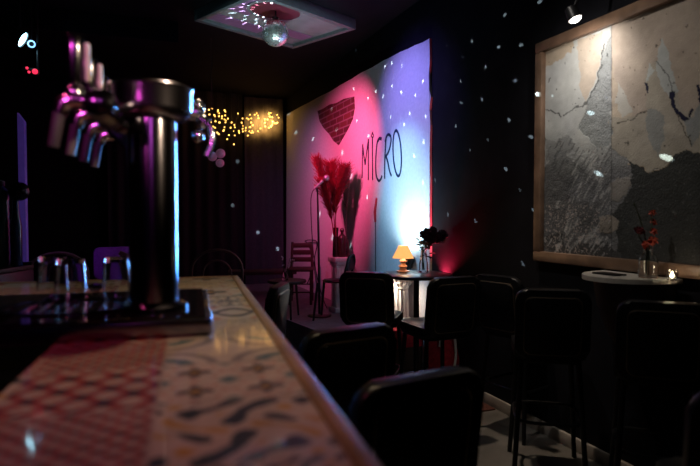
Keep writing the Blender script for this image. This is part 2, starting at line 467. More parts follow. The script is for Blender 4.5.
# ------------------------------------------------------------------ framed old plaster
FX = WX - 0.045
tl = on_x(534.9, 44.3, FX); bl = on_x(532.5, 261.4, FX)
fy1 = (tl.y + bl.y) / 2
fz1 = on_x(637, 0, FX).z * 0.5 + tl.z * 0.5; fz0 = bl.z * 0.5 + on_x(700, 279, FX).z * 0.5
fy0 = 0.75; fw = 0.062
t = thing('framed_wall_section', 'large wooden frame around a bare stretch of cracked old plaster', 'frame', (WX, (fy0 + fy1) / 2, fz0))
org = Vector(t.location)
def fbar(y0, y1, z0, z1, nm='frame_rail'):
    bm = BM(); box(bm, FX - WX, -0.001, y0 - org.y, y1 - org.y, z0 - org.z, z1 - org.z, 0.008)
    return obj(nm, bm, M['wood_frame'], t)
fbar(fy0, fy1, fz1 - fw, fz1); fbar(fy0, fy1, fz0, fz0 + fw)
fbar(fy1 - fw, fy1, fz0 + fw, fz1 - fw, 'frame_stile'); fbar(fy0, fy0 + fw, fz0 + fw, fz1 - fw, 'frame_stile')

def grid_noise(seed, shape_coords, scale, octaves=4):
    rng = np.random.RandomState(seed)
    tab = rng.rand(256, 256)
    x, y = shape_coords
    out = np.zeros_like(x); amp = 1; tot = 0
    for o_ in range(octaves):
        xs = x * scale + 17.3 * o_; ys = y * scale + 9.1 * o_
        xi = np.floor(xs).astype(int); yi = np.floor(ys).astype(int)
        fx = xs - xi; fy = ys - yi
        fx = fx * fx * (3 - 2 * fx); fy = fy * fy * (3 - 2 * fy)
        a = tab[xi % 256, yi % 256]; b_ = tab[(xi + 1) % 256, yi % 256]; c = tab[xi % 256, (yi + 1) % 256]; d = tab[(xi + 1) % 256, (yi + 1) % 256]
        out += amp * ((a * (1 - fx) + b_ * fx) * (1 - fy) + (c * (1 - fx) + d * fx) * fy)
        tot += amp; amp *= 0.5; scale *= 2
    return out / tot
def inpoly(px, py, poly):
    r = np.zeros(px.shape, bool); n = len(poly)
    for i in range(n):
        x1, y1 = poly[i]; x2, y2 = poly[(i + 1) % n]
        if y1 == y2: continue
        c = ((y1 > py) != (y2 > py)) & (px < (x2 - x1) * (py - y1) / (y2 - y1) + x1)
        r ^= c
    return r
def segdist(px, py, line):
    d = np.full(px.shape, 1e9)
    for (x1, y1), (x2, y2) in zip(line, line[1:]):
        dx, dy = x2 - x1, y2 - y1
        tt = np.clip(((px - x1) * dx + (py - y1) * dy) / (dx * dx + dy * dy), 0, 1)
        d = np.minimum(d, np.hypot(px - x1 - tt * dx, py - y1 - tt * dy))
    return d
def painted_grid(name, co, nu, nv, rgba, m, parent=None):
    me = bpy.data.meshes.new(name)
    idx = np.arange(nu * nv).reshape(nu, nv)
    q = np.stack([idx[:-1, :-1], idx[1:, :-1], idx[1:, 1:], idx[:-1, 1:]], -1).reshape(-1, 4)
    me.from_pydata(co.tolist(), [], q.tolist())
    ca = me.color_attributes.new('paint', 'FLOAT_COLOR', 'POINT')
    ca.data.foreach_set('color', rgba.astype(np.float32).ravel())
    me.materials.append(m)
    o = bpy.data.objects.new(name, me); COL.objects.link(o)
    if parent: o.parent = parent
    return o

def old_plaster():
    st = 0.005
    ys = np.arange(fy0 + fw * 0.8, fy1 - fw * 0.8, st); zs = np.arange(fz0 + fw * 0.8, fz1 - fw * 0.8, st)
    Y, Z = np.meshgrid(ys, zs, indexing='ij')
    XP = WX - 0.012
    d = np.stack([np.full(Y.shape, XP - CAM.x), Y - CAM.y, Z - CAM.z], -1)
    fwv = d @ np.array(FW); px = 350 + F * (d @ np.array(RT)) / fwv; py = 233 - F * (d @ np.array(UP)) / fwv
    n1 = grid_noise(1, (Y, Z), 9, 5); n2 = grid_noise(2, (Y, Z), 30, 4); n3 = grid_noise(3, (Y, Z), 4, 4); n4 = grid_noise(4, (Y + Z * 0.6, Z - Y * 0.3), 70, 3)
    nf = grid_noise(5, (Y, Z), 110, 2)
    # ragged coordinates for all outlines
    qx = px + (n2 - 0.5) * 5; qy = py + (grid_noise(6, (Y, Z), 30, 4) - 0.5) * 5
    col = np.ones(Y.shape + (3,)) * np.array([0.5, 0.5, 0.49])
    rough = np.full(Y.shape, 0.25)
    def put(mask, c, rg=None, a=1.0):
        col[mask] = col[mask] * (1 - a) + np.array(c) * a
        if rg is not None: rough[mask] = rg
    peach = [0.41, 0.34, 0.285]; beige = [0.37, 0.33, 0.275]; grey = [0.42, 0.43, 0.42]
    # left half falls from pale grey plaster to dark streaked render
    mid = np.clip((qy - 118 + (n3 - 0.5) * 40 - np.clip((px - 545) * 0.25, 0, 12)) / 45, 0, 1)[..., None]
    col[:] = col * (1 - mid) + np.array([0.16, 0.158, 0.162]) * mid
    rough[:] = 0.25 + mid[..., 0] * 0.75
    put(inpoly(qx, qy, [(540, 50), (575, 34), (571, 52), (557, 62), (543, 68)]), [0.47, 0.38, 0.29])
    put(inpoly(qx, qy, [(577, 40), (604, 30), (601, 55), (597, 74), (586, 102), (581, 91), (579, 65)]), [0.5, 0.42, 0.35])
    # rough triangle between crack and seam
    tri = inpoly(qx, qy, [(606, 42), (612, 34), (612, 143), (598, 150), (578, 128), (588, 102), (598, 78)])
    put(tri, [0.3, 0.31, 0.31], 1.0)
    # right of the seam
    right = px > 611.5
    put(right & (qy < 128), peach, 0.3)
    put(right & inpoly(qx, qy, [(612, 60), (616, 82), (620, 84), (632, 112), (630, 122), (612, 140)]), [0.46, 0.38, 0.3], 0.3)
    put(inpoly(qx, qy, [(619, 82), (625, 94), (632, 112), (622, 116), (615, 103)]), [0.47, 0.445, 0.4], 0.2)
    put(right & inpoly(qx, qy, [(612, 118), (632, 116), (646, 112), (646, 70), (655, 62), (668, 72), (676, 92), (684, 112), (704, 112), (760, 120), (760, 152), (700, 153), (688, 151), (674, 158), (665, 167), (648, 172), (639, 166), (612, 150)]), beige, 0.35)
    put(inpoly(qx, qy, [(648, 64), (655, 70), (650, 76), (647, 84)]), grey, 0.2)
    put(inpoly(qx, qy, [(662.5, 38), (668, 52), (673, 74), (678, 92), (670, 98), (664, 90), (657, 74), (655, 66)]), grey, 0.2)
    put(inpoly(qx, qy, [(646, 110), (657, 108), (664, 118), (664, 140), (658, 158), (650, 142), (647, 128)]), [0.27, 0.27, 0.255], 0.4)
    put(inpoly(qx, qy, [(672, 100), (684, 120), (692, 146), (704, 130), (712, 96), (700, 104), (694, 118), (682, 116)]), [0.25, 0.255, 0.25], 0.4)
    # dark charcoal render, lower right
    dark = inpoly(qx, qy, [(629, 160), (635, 163), (641, 168), (648, 172), (656, 171), (665, 167), (674, 158), (680, 153), (688, 150), (700, 153), (800, 160), (900, 300), (600, 300), (615, 262), (618, 240), (613, 214), (622, 201), (631, 188), (633, 175)])
    put(dark, [0.05, 0.051, 0.05], 0.9)
    rim = (np.abs(segdist(qx, qy, [(630, 164), (639, 167), (648, 173), (656, 172), (665, 168), (674, 159), (688, 151), (700, 154)])) < 1.3)
    put(rim & ~dark, [0.45, 0.37, 0.28], 0.4)
    low = inpoly(qx, qy, [(540, 268), (540, 238), (560, 232), (590, 246), (620, 236), (625, 275), (540, 275)])
    put(low & (n1 > 0.42), [0.07, 0.068, 0.068], 0.9)
    # pale scabs
    put(inpoly(qx, qy, [(610, 184), (618, 178), (631, 176), (632, 182), (626, 194), (616, 202), (610, 200)]), [0.24, 0.22, 0.2], 0.6)
    put(inpoly(qx, qy, [(600, 218), (612, 214), (619, 220), (618, 230), (608, 234), (599, 230)]), [0.31, 0.27, 0.23], 0.4)
    # flecks and streaks on the middle render
    m = (mid[..., 0] > 0.25) & ~right & ~tri
    big = grid_noise(21, (Y * 0.8, Z), 7, 3)
    col[m & (big < 0.45)] *= 0.72
    st_ = grid_noise(22, (Y * 1.3 + Z * 1.0, (Z - Y) * 0.25), 46, 3)
    fl = m & (st_ > 0.64) & (big > 0.42); put(fl, [0.42, 0.41, 0.4], 0.9, 0.7)
    fl = m & (st_ < 0.36); put(fl, [0.07, 0.07, 0.074], 1.0, 0.5)
    put(m & (px < 600) & (py > 205) & (nf > 0.68), [0.45, 0.38, 0.35], 0.8, 0.7)
    put(dark & (nf > 0.83), [0.12, 0.12, 0.12], 0.9)
    # mottling
    col[:] *= (0.8 + 0.4 * n1)[..., None] * (0.88 + 0.24 * n2)[..., None]
    col[..., 2] *= 0.95 + 0.1 * n3
    # seams, cracks, blue paint
    col[np.abs(px - 611.5) < 0.6] *= 0.6
    for ln, wd in [([(604, 44), (602, 58), (600, 66), (597, 80), (592, 93), (588, 101), (584, 103)], 0.7), ([(587, 103), (575, 108), (568, 112), (563, 116)], 0.7), ([(560, 117), (553, 111), (545, 108)], 0.6), ([(618, 124), (630, 120), (638, 114), (645, 111)], 0.7), ([(672, 98), (676, 112), (688, 138), (692, 146)], 0.6), ([(655, 62), (668, 74), (673, 95)], 0.5)]:
        col[segdist(qx, qy, ln) < wd] *= 0.3
    for ln, wd in [([(672, 95), (674, 106), (678, 113), (685, 118)], 1.8), ([(689, 116), (693, 111)], 1.3), ([(698, 86), (702, 104), (708, 100)], 2.0), ([(647, 83), (648, 92)], 0.9)]:
        put(segdist(qx, qy, ln) < wd, [0.02, 0.02, 0.045], 0.2)
    spots = grid_noise(9, (Y, Z), 45, 2) > 0.86
    col[spots & (mid[..., 0] < 0.5)] *= 0.35
    rgba = np.concatenate([np.clip(col, 0, 1), rough[..., None]], -1)
    co = np.stack([np.full(Y.shape, XP - WX), Y - org.y, Z - org.z], -1)
    co[..., 0] -= (rough * (n2 - 0.5) * 0.005)
    painted_grid('old_plaster_surface', co.reshape(-1, 3), Y.shape[0], Y.shape[1], rgba.reshape(-1, 4), M['old_plaster'], t)
old_plaster()

# picture lamp above the frame
t = thing('picture_lamp', 'small black spotlight glowing white just above the wooden wall frame', 'lamp', PL)
d = (Vector((0.35, 0, -1)) - 0.35 * FW).normalized(); q = d.to_track_quat('-Z', 'Y').to_matrix().to_4x4()
obj('lamp_head', lathe(BM(), [(0.015, 0.05), (0.03, 0.04), (0.036, -0.025), (0.032, -0.025), (0.028, 0.0)], 20, mtx=q), M['black_metal'], t)
obj('lamp_lens', lathe(BM(), [(0.031, -0.023), (0.026, -0.032), (0.015, -0.038), (0.0, -0.04)], 20, mtx=q), M['white_lens'], t)
obj('lamp_arm', tube(BM(), [(0, 0, 0.03), (0.05, 0, 0.14), (WX - PL.x - 0.002, 0, 0.16)], 0.009, 8), M['black_metal'], t)

# ------------------------------------------------------------------ bar counter
CZ = 1.11
crn = on_z(238, 275.8, CZ)
CROT = -math.radians(5.65)
bar = thing('bar_counter', 'bar counter topped with patchwork cement tiles and a wooden edge strip', 'bar counter', (crn.x, crn.y, 0), CROT)
BMX = T(Vector((crn.x, crn.y, 0))) @ RZ(CROT); BINV = BMX.inverted()
def bl_(px, py, z): return BINV @ on_z(px, py, z)
def bw(x, y, z): return BMX @ Vector((x, y, z))
CL = -3.2
TW = 0.44
obj('counter_body', box(BM(), -TW + 0.06, -0.1, CL, -0.06, 0.0, CZ - 0.05), M['wood_dark'], bar)
obj('edge_strip', box(box(BM(), -0.026, 0.0, CL, 0.0, CZ - 0.05, CZ + 0.002, 0.004), -1.9, -0.0265, -0.026, 0.0, CZ - 0.05, CZ + 0.002, 0.004), M['oak'], bar)
obj('return_body', box(BM(), -1.9, -TW + 0.06, -0.34, -0.06, 0.0, CZ - 0.05), M['wood_dark'], bar)
obj('top_slab', box(box(BM(), -TW, -0.0262, CL, -0.0262, CZ - 0.05, CZ - 0.003), -1.9, -TW, -0.36, -0.0262, CZ - 0.05, CZ - 0.003), M['stage'], bar)

def tile_colors(U, V):
    ts = 0.2
    iu = np.floor(U / ts).astype(int); iv = np.floor(V / ts).astype(int)
    u0 = (U / ts - iu) * 2 - 1; v0 = (V / ts - iv) * 2 - 1
    small = (np.sin(iu * 7.7 + iv * 3.1) > 0.2)
    u = np.where(small, ((u0 + 1) % 1) * 2 - 1, u0); v = np.where(small, ((v0 + 1) % 1) * 2 - 1, v0)
    h = (np.sin(iu * 12.9898 + iv * 78.233) * 43758.5453); h = h - np.floor(h)
    h2 = (np.sin(iu * 39.3 + iv * 11.13) * 24634.634); h2 = h2 - np.floor(h2)
    kind = np.floor(h * 6).astype(int)
    left = U > 0.2
    for a_, b_ in ((24, 5), (25, 0), (26, 3), (27, 1), (28, 2), (29, 2), (30, 2)): kind[(iu == 0) & (iv == a_)] = b_
    cream = np.array([0.58, 0.51, 0.40]); navy = np.array([0.02, 0.03, 0.045]); terr = np.array([0.5, 0.2, 0.11]); och = np.array([0.55, 0.33, 0.08]); red = np.array([0.33, 0.06, 0.055]); teal = np.array([0.1, 0.2, 0.2]); grey = np.array([0.26, 0.24, 0.21])
    r = np.hypot(u, v); a = np.arctan2(v, u)
    col = np.ones(U.shape + (3,)) * cream
    def put(m, c): col[m] = c
    k = kind == 0   # zigzag bands
    z = np.abs(((u * 2) % 1) - 0.5) * 0.9 + v * 3
    put(k & ((z % 1) < 0.42), grey); put(k & ((z % 1) < 0.15), navy)
    k = kind == 1   # eight petal star
    s = 0.55 + 0.3 * np.cos(8 * a)
    put(k & (r < s + 0.12), terr); put(k & (r < s), cream); put(k & (r < 0.4 + 0.15 * np.cos(4 * a)), navy); put(k & (r < 0.16), och)
    put(k & (np.abs(u) + np.abs(v) > 1.62), teal)
    k = kind == 2   # arabesque curls
    w_ = np.sin(u * 5 + 2.2 * np.sin(v * 4)) * np.sin(v * 5 - 2.2 * np.sin(u * 4))
    put(k & (w_ > 0.28), navy); put(k & (w_ < -0.62), och)
    k = kind == 3   # quarter circles
    rc = np.hypot(np.abs(u) - 1, np.abs(v) - 1)
    put(k & (rc < 0.9), grey); put(k & (rc < 0.72), cream); put(k & (rc < 0.5), teal); put(k & (rc < 0.25), cream)
    k = kind == 4   # diamonds
    dm = np.abs(u) + np.abs(v)
    put(k & ((dm * 2.4 % 1) < 0.4), och); put(k & ((dm * 2.4 % 1) < 0.12), navy); put(k & (dm < 0.2), red)
    k = kind == 5   # interlaced ogee
    w2 = np.abs(v - 0.55 * np.sin(u * PI)); w3 = np.abs(v + 0.55 * np.sin(u * PI))
    put(k & ((w2 < 0.14) | (w3 < 0.14)), navy); put(k & (np.minimum(w2, w3) > 0.62), terr)
    # second column: red lattice tiles take turns with the others
    k = left & (h2 > 0.4)
    put(k, cream * 0.8)
    l1 = np.abs(((u + v) * 1.5) % 1 - 0.5); l2 = np.abs(((u - v) * 1.5) % 1 - 0.5)
    put(k & ((l1 < 0.2) | (l2 < 0.2)), red); put(k & (l1 < 0.2) & (l2 < 0.2), navy); put(k & (l1 > 0.42) & (l2 > 0.42), terr)
    edge = np.maximum(np.abs(u0), np.abs(v0)) > 0.975
    put(edge, np.array([0.42, 0.35, 0.27]))
    n = grid_noise(12, (U + 3, V + 3), 30, 4)
    col *= (0.75 + 0.5 * n)[..., None]
    return col
def tile_patch(x0, x1, y0, y1):
    st = 0.004
    xs = np.linspace(x0, x1, int((x1 - x0) / st) + 1); ys = np.linspace(y0, y1, int((y1 - y0) / st) + 1)
    X, Y = np.meshgrid(xs, ys, indexing='ij')
    col = tile_colors(-0.03 - X + 0.002, -Y + 0.03 + 4.0)
    rgba = np.concatenate([np.clip(col, 0, 1), np.full(X.shape + (1,), 0.5)], -1)
    co = np.stack([X, Y, np.full(X.shape, CZ - 0.0005)], -1)
    painted_grid('tile_top', co.reshape(-1, 3), X.shape[0], X.shape[1], rgba.reshape(-1, 4), M['tile'], bar)
tile_patch(-TW, -0.0265, -2.45, -0.0265)
tile_patch(-1.7, -TW, -0.36, -0.0265)

# bartender's lower worktop
wt = thing('sink_worktop', 'low dark steel worktop with sink behind the tiled bar', 'worktop', bw(-0.9, -1.4, 0), CROT)
o = Vector((-0.9, -1.4, 0))
def wbox(x0, x1, y0, y1, z0, z1, bev=0.0): return box(BM(), x0 - o.x, x1 - o.x, y0 - o.y, y1 - o.y, z0, z1, bev)
obj('cabinet', wbox(-1.45, -TW + 0.05, CL, -0.38, 0, 0.84), M['black_metal'], wt)
b = wbox(-1.48, -TW + 0.05, CL, -0.97, 0.845, 0.88, 0.004); obj('worktop_sheet', b, M['steel'], wt)
b = wbox(-1.48, -TW + 0.05, -0.95, -0.37, 0.845, 0.88, 0.004); obj('sink_rim', b, M['steel'], wt)

# drip tray
TZ = 1.15
fr = bl_(211, 318, TZ); br = bl_(208, 289, TZ); lf = bl_(43, 297, TZ)
x1 = (fr.x + br.x) / 2; x0 = lf.x; ty0 = bl_(110, 320.5, TZ).y; ty1 = bl_(110, 290.5, TZ).y
tray = thing('drip_tray', 'shallow dark glossy drip tray under the beer tap on the tiled counter', 'tray', bw((x0 + x1) / 2, (ty0 + ty1) / 2, CZ), CROT)
hx = (x1 - x0) / 2; hy = (ty1 - ty0) / 2; th = TZ - CZ
b = BM(); box(b, -hx, hx, -hy, hy, 0.0, th - 0.006, 0.003)
obj('tray_body', b, M['drum_chrome'], tray)
b = BM(); box(b, -hx + 0.012, hx - 0.012, -hy + 0.012, hy - 0.012, th - 0.0055, th - 0.001)
obj('tray_top', b, M['globe'], tray)
b = BM(); lathe(b, [(0.155, 0.0), (0.155, 0.004), (0.14, 0.004), (0.14, 0.0)], 32, c=(0, 0, 0), close=True, mtx=T((-0.10, -0.03, th - 0.001)) @ Matrix.Diagonal((1, 0.75, 1, 1)))
for k in range(-4, 5):
    hw = math.sqrt(max(0, 0.14 ** 2 - (k * 0.03) ** 2))
    box(b, -0.10 + k * 0.03 - 0.004, -0.10 + k * 0.03 + 0.004, -0.03 - hw * 0.75, -0.03 + hw * 0.75, th - 0.001, th + 0.002)
obj('drain_grate', b, M['dark_chrome'], tray)
b = BM(); box(b, 0.1, 0.105, -hy + 0.015, hy - 0.015, th - 0.001, th + 0.002)
obj('divider_strip', b, M['chrome'], tray)

# ------------------------------------------------------------------ beer tower
tb = bl_(154, 307.5, TZ)
tower = thing('beer_tap_tower', 'chrome beer tap tower with drum head and row of tall tap handles', 'beer tap', bw(tb.x, tb.y, TZ), CROT)
obj('foot_flange', lathe(BM(), [(0.075, 0), (0.075, 0.008), (0.06, 0.016), (0.052, 0.018)], 32), M['dark_chrome'], tower)
obj('column', lathe(BM(), [(0.053, 0.017), (0.053, 0.425)], 40), M['dark_chrome'], tower)
obj('drum_head', lathe(BM(), [(0.053, 0.42), (0.075, 0.424), (0.083, 0.432), (0.088, 0.445), (0.089, 0.485), (0.092, 0.491), (0.088, 0.495), (0, 0.496)], 48), M['drum_chrome'], tower)
b = BM(); box(b, -0.11, -0.05, -0.22, 0.34, 0.395, 0.445, 0.02); box(b, -0.08, -0.04, -0.03, 0.03, 0.39, 0.43, 0.01)
obj('manifold', b, M['dark_chrome'], tower)
for k in range(4):
    y = -0.175 + 0.153 * k
    b = BM(); tube(b, [(-0.092, y, 0.425), (-0.127, y, 0.427), (-0.145, y, 0.42), (-0.152, y, 0.4)], [0.016, 0.018, 0.017, 0.014], 14)
    tube(b, [(-0.125, y, 0.425), (-0.125, y, 0.455)], [0.016, 0.012], 12); ball(b, (-0.125, y, 0.44), 0.019, 2)
    tap = obj('tap_body', b, M['chrome'], tower)
    obj('spout', tube(BM(), [(-0.151, y, 0.408), (-0.155, y, 0.39), (-0.164, y, 0.338)], [0.012, 0.011, 0.0105], 12), M['grip'], tap)
    b = BM(); lathe(b, [(0.008, 0.44), (0.013, 0.445), (0.011, 0.452), (0.015, 0.46), (0.019, 0.52), (0.0195, 0.536), (0.017, 0.542), (0, 0.543)], 20, c=(-0.125, y, 0.004))
    obj('handle', b, M['dark_chrome'], tap)
    b = BM(); box(b, -0.107, -0.098, y - 0.008, y + 0.008, 0.462, 0.534, 0.003); box(b, -0.117, -0.104, y - 0.005, y + 0.005, 0.49, 0.505)
    obj('badge_plate', b, M['cream'], tap)
# the tap on the customer side
b = BM(); tube(b, [(0.07, 0.06, 0.455), (0.1, 0.06, 0.455)], 0.018, 14); ball(b, (0.1, 0.06, 0.47), 0.018, 2); ball(b, (0.112, 0.06, 0.435), 0.018, 2); ball(b, (0.1, 0.06, 0.4), 0.016, 2)
tap = obj('side_tap', b, M['chrome'], tower)
obj('side_spout', tube(BM(), smooth_pts([Vector((0.105, 0.05, 0.44)), Vector((0.128, 0.05, 0.42)), Vector((0.133, 0.05, 0.385)), Vector((0.12, 0.05, 0.35))], 6), 0.008, 10), M['chrome'], tap)

# ------------------------------------------------------------------ glasses on the tray
def tumbler(px, py, label, h=0.095, r=0.041):
    p = on_z(px, py, TZ)
    t = tag(obj('tumbler', lathe(BM(), [(r, 0.0), (r * 0.9, h - 0.012), (r * 0.86, h - 0.003), (r * 0.8, h), (0, h), (0, h - 0.012), (r * 0.78, h - 0.014), (r * 0.83, h - 0.03), (r * 0.93, 0.0)], 32, close=True), M['glass']), label, 'glass', 'upside-down tumblers on the drip tray')
    t.location = (p.x, p.y, TZ - 0.0005); return t
tumbler(53, 289.5, 'upside-down clear tumbler, leftmost and rearmost of three on the drip tray')
tumbler(71, 292.5, 'upside-down clear tumbler standing right in front of another tumbler', 0.093, 0.042)
tumbler(116.5, 291, 'upside-down clear tumbler standing alone next to the beer tower column', 0.095, 0.037)
p = on_z(94, 290.5, TZ)
t = tag(obj('glass_dish', lathe(BM(), [(0.016, 0), (0.028, 0.012), (0.031, 0.024), (0.028, 0.024), (0.024, 0.012), (0, 0.006)], 24), M['glass']), 'low clear glass dish between the tumblers on the drip tray', 'dish')
t.location = (p.x, p.y, TZ - 0.0005)

# ------------------------------------------------------------------ bar stools
GS = 'black upholstered bar stools'
def make_stool(label):
    t = thing('bar_stool', label, 'stool', group=GS)
    # local: faces +Y, back at -Y
    W = 0.355
    b = BM(); slab(b, rrect(0.35, 0.36, 0.06), 0.06, T((0, -0.19, 0.645)) @ RX(-PI / 2) @ T((0, 0, 0)), 0.015)
    bmesh.ops.transform(b, matrix=T((0, 0.0, 0)) , verts=b.verts)
    # place centre
    cen = sum((v.co for v in b.verts), Vector()) / len(b.verts)
    bmesh.ops.translate(b, verts=b.verts, vec=Vector((0, 0.02, 0.655)) - cen)
    obj('seat', b, M['black_vinyl'], t)
    BT = T((0, -0.165, 0.64)) @ RX(math.radians(7))
    bk = obj('backrest', slab(BM(), rrect(W, 0.355, 0.055), 0.045, BT, 0.014), M['black_vinyl'], t)
    obj('back_panel', slab(BM(), rrect(W - 0.1, 0.285, 0.03), 0.012, BT @ T((0, -0.026, 0.03)), 0.005), M['black_vinyl'], bk)
    pr = rrect(W - 0.088, 0.292, 0.034)
    obj('piping', tube(BM(), [BT @ Vector((x, -0.026, z + 0.026)) for x, z in pr + pr[:1]], 0.0035, 6, cap=False), M['trim_metal'], bk)
    b = BM(); box(b, -0.15, 0.15, -0.14, 0.17, 0.605, 0.628, 0.004); obj('seat_frame', b, M['black_metal'], t)
    for sx, sy in ((-1, -1), (1, -1), (-1, 1), (1, 1)):
        obj('leg', tube(BM(), [(sx * 0.14, 0.015 + sy * 0.13, 0.61), (sx * 0.175, 0.015 + sy * 0.18, 0.0)], [0.014, 0.013], 10), M['black_metal'], t)
    rr = rrect(0.33, 0.34, 0.09, 6)
    obj('footrest', tube(BM(), [(x, y - 0.17 + 0.015, 0.3) for x, y in rr + rr[:1]], 0.009, 8, cap=False), M['black_metal'], t)
    return t
TOPZ = 0.99
first = None
# face: compass angle of facing, 0 = +Y, positive to the right (clockwise)
def place_stool(px, py, face, label):
    global first
    p = on_z(px, py, TOPZ)
    a = math.radians(face)
    # top centre of back sits 0.21 behind the origin
    fx, fy = math.sin(a), math.cos(a)
    loc = Vector((p.x + fx * 0.205, p.y + fy * 0.205, 0))
    if first is None:
        first = make_stool(label); first.location = loc; first.rotation_euler = (0, 0, -a); return first
    return dup(first, loc, -a, label, GS)
place_stool(553, 290, 34, 'black bar stool in front of the pale baseboard, just left of the wall ledge')
place_stool(663, 302.5, 44, 'large dark bar stool directly in front of the pale wall ledge')
place_stool(421, 376, -8, 'nearest black bar stool beside the bar counter, its back cut off by the bottom edge')
place_stool(350, 328, -10, 'second black bar stool along the counter, just before the stage corner')
place_stool(366, 272.5, 38, 'black bar stool with its back against the left rim of the round table')
place_stool(455, 277.5, -2, 'black bar stool at the right side of the round table, red bag behind')
place_stool(497, 276, 75, 'dim black bar stool against the dark wall between table and framed plaster')
place_stool(279, 285, -62, 'black bar stool standing past the far end of the bar counter')
place_stool(788, 397, 40, 'black bar stool barely showing at the right picture edge')

# ------------------------------------------------------------------ high table with lamp and roses
tc = at(416.5, 273.5, 4.33); HZ = tc.z
t = thing('round_bar_table', 'high round dark table on a single slim post holding lamp and roses', 'table', (tc.x, tc.y, 0))
obj('tabletop', lathe(BM(), [(0, HZ - 0.025), (0.265, HZ - 0.025), (0.275, HZ - 0.015), (0.275, HZ - 0.004), (0.268, HZ), (0, HZ)], 48), M['table_top'], t)
obj('post', lathe(BM(), [(0.022, 0.02), (0.022, HZ - 0.025)], 20), M['black_metal'], t)
obj('base_plate', lathe(BM(), [(0.15, 0), (0.15, 0.01), (0.05, 0.025), (0, 0.025)], 32), M['black_metal'], t)

p = on_z(403, 271.8, HZ)
t = thing('table_lamp', 'small lit table lamp with flared orange shade and turned base on the round table', 'lamp', (p.x, p.y, HZ))
obj('lamp_base', lathe(BM(), [(0, 0), (0.05, 0), (0.052, 0.008), (0.03, 0.014), (0.026, 0.03), (0.036, 0.045), (0.02, 0.06), (0.018, 0.07), (0.03, 0.085), (0.018, 0.1), (0.012, 0.108), (0, 0.108)], 24), M['lamp_base'], t)
sh = [(0.085, 0.11), (0.036, 0.208), (0.034, 0.208), (0.083, 0.11)]
obj('lamp_shade', lathe(BM(), sh, 32, close=True), M['shade'], t)
obj('bulb', lathe(BM(), [(0, 0.108), (0.012, 0.11), (0.016, 0.135), (0.02, 0.155), (0, 0.178)], 16), M['white_lens'], t)
point('table_lamp_glow', (p.x, p.y, HZ + 0.235), 1.1, (1.0, 0.6, 0.28), 0.03)

def rose(bm, c, r, nrm):
    ball(bm, c, r * 0.55, 1)
    rot = Vector(nrm).normalized().to_track_quat('Z', 'Y').to_matrix()
    for ring, (n, rr, hh, op) in enumerate([(4, 0.45, 0.55, 0.2), (5, 0.75, 0.4, 0.55), (6, 1.0, 0.15, 0.9)]):
        for k in range(n):
            a = 2 * PI * (k + ring * 0.37) / n
            pv = []
            for i in range(4):
                for j in range(4):
                    s = (j / 3 - 0.5) * 2; t_ = i / 3
                    ang = a + s * 1.0 * PI / n * (0.4 + 0.6 * math.sin(t_ * PI * 0.75))
                    rad = r * rr * (0.3 + 0.7 * t_)
                    z = r * hh * (t_ ** 1.5) * 1.3 - r * 0.3 * (1 - t_) - op * r * 0.25 * s * s
                    pv.append(bm.verts.new(Vector(c) + rot @ Vector((rad * math.cos(ang), rad * math.sin(ang), z))))
            for i in range(3):
                for j in range(3):
                    bm.faces.new((pv[i * 4 + j], pv[i * 4 + j + 1], pv[i * 4 + j + 5], pv[i * 4 + j + 4]))
def leaf(bm, p, d, l, w_):
    p = Vector(p); d = Vector(d).normalized(); s = d.cross(Vector((0.2, 0.3, 1))).normalized(); u = s.cross(d)
    prev = None
    for i in range(6):
        t_ = i / 5; ww = w_ * math.sin(PI * min(0.98, t_ * 0.9 + 0.08))
        cpt = p + d * l * t_ - Vector((0, 0, 1)) * l * 0.25 * t_ * t_
        cur = [bm.verts.new(cpt + s * ww + u * 0.002), bm.verts.new(cpt - u * ww * 0.25), bm.verts.new(cpt - s * ww + u * 0.002), bm.verts.new(cpt + u * (0.003 - ww * 0.2))]
        if prev:
            for k in range(4): bm.faces.new((prev[k], prev[(k + 1) % 4], cur[(k + 1) % 4], cur[k]))
        else: bm.faces.new(cur)
        prev = cur
    bm.faces.new(prev[::-1])

vp = on_z(423.5, 272, HZ)
def vloc(px, py, dd=0.0):
    dep = (vp - CAM).dot(FW) + dd
    return at(px, py, dep) - Vector((vp.x, vp.y, HZ))
t = tag(obj('glass_vase', lathe(BM(), [(0, 0.0), (0.036, 0.0), (0.039, 0.01), (0.036, 0.06), (0.024, 0.12), (0.022, 0.165), (0.026, 0.175), (0.023, 0.175), (0.019, 0.165), (0.021, 0.12), (0.033, 0.06), (0.035, 0.012), (0, 0.008)], 28), M['glass']), 'clear glass vase holding dark roses on the round table', 'vase')
t.location = (vp.x, vp.y, HZ)
t = thing('rose_bouquet', 'bunch of dark red roses leaning right out of the vase on the round table', 'flowers', (vp.x, vp.y, HZ))
blooms = [(427, 232, 0), (433, 231, 0.02), (424, 236, -0.02), (438, 236, 0), (441.5, 239, 0.02), (431, 238, -0.03), (436, 241, 0.02), (428, 243, 0.03), (443, 234.5, 0.03)]
b = BM(); root = Vector((0.0, 0, 0.02))
for k, (x, y, dd) in enumerate(blooms[:6]):
    e = vloc(x, y, dd); tube(b, smooth_pts([root + Vector((0.008 * math.cos(k), 0.008 * math.sin(k), 0)), Vector((0.004 * (k - 3), 0.004, 0.17)), e], 6), 0.0028, 6)
obj('stems', b, M['stem'], t)
for k, (x, y, dd) in enumerate(blooms):
    b = BM(); rose(b, vloc(x, y, dd), 0.034 + 0.006 * (k % 3), (random.uniform(-.6, .6), -0.7, random.uniform(0.2, 1)))
    obj('bloom', b, M['rose'], t)
b = BM()
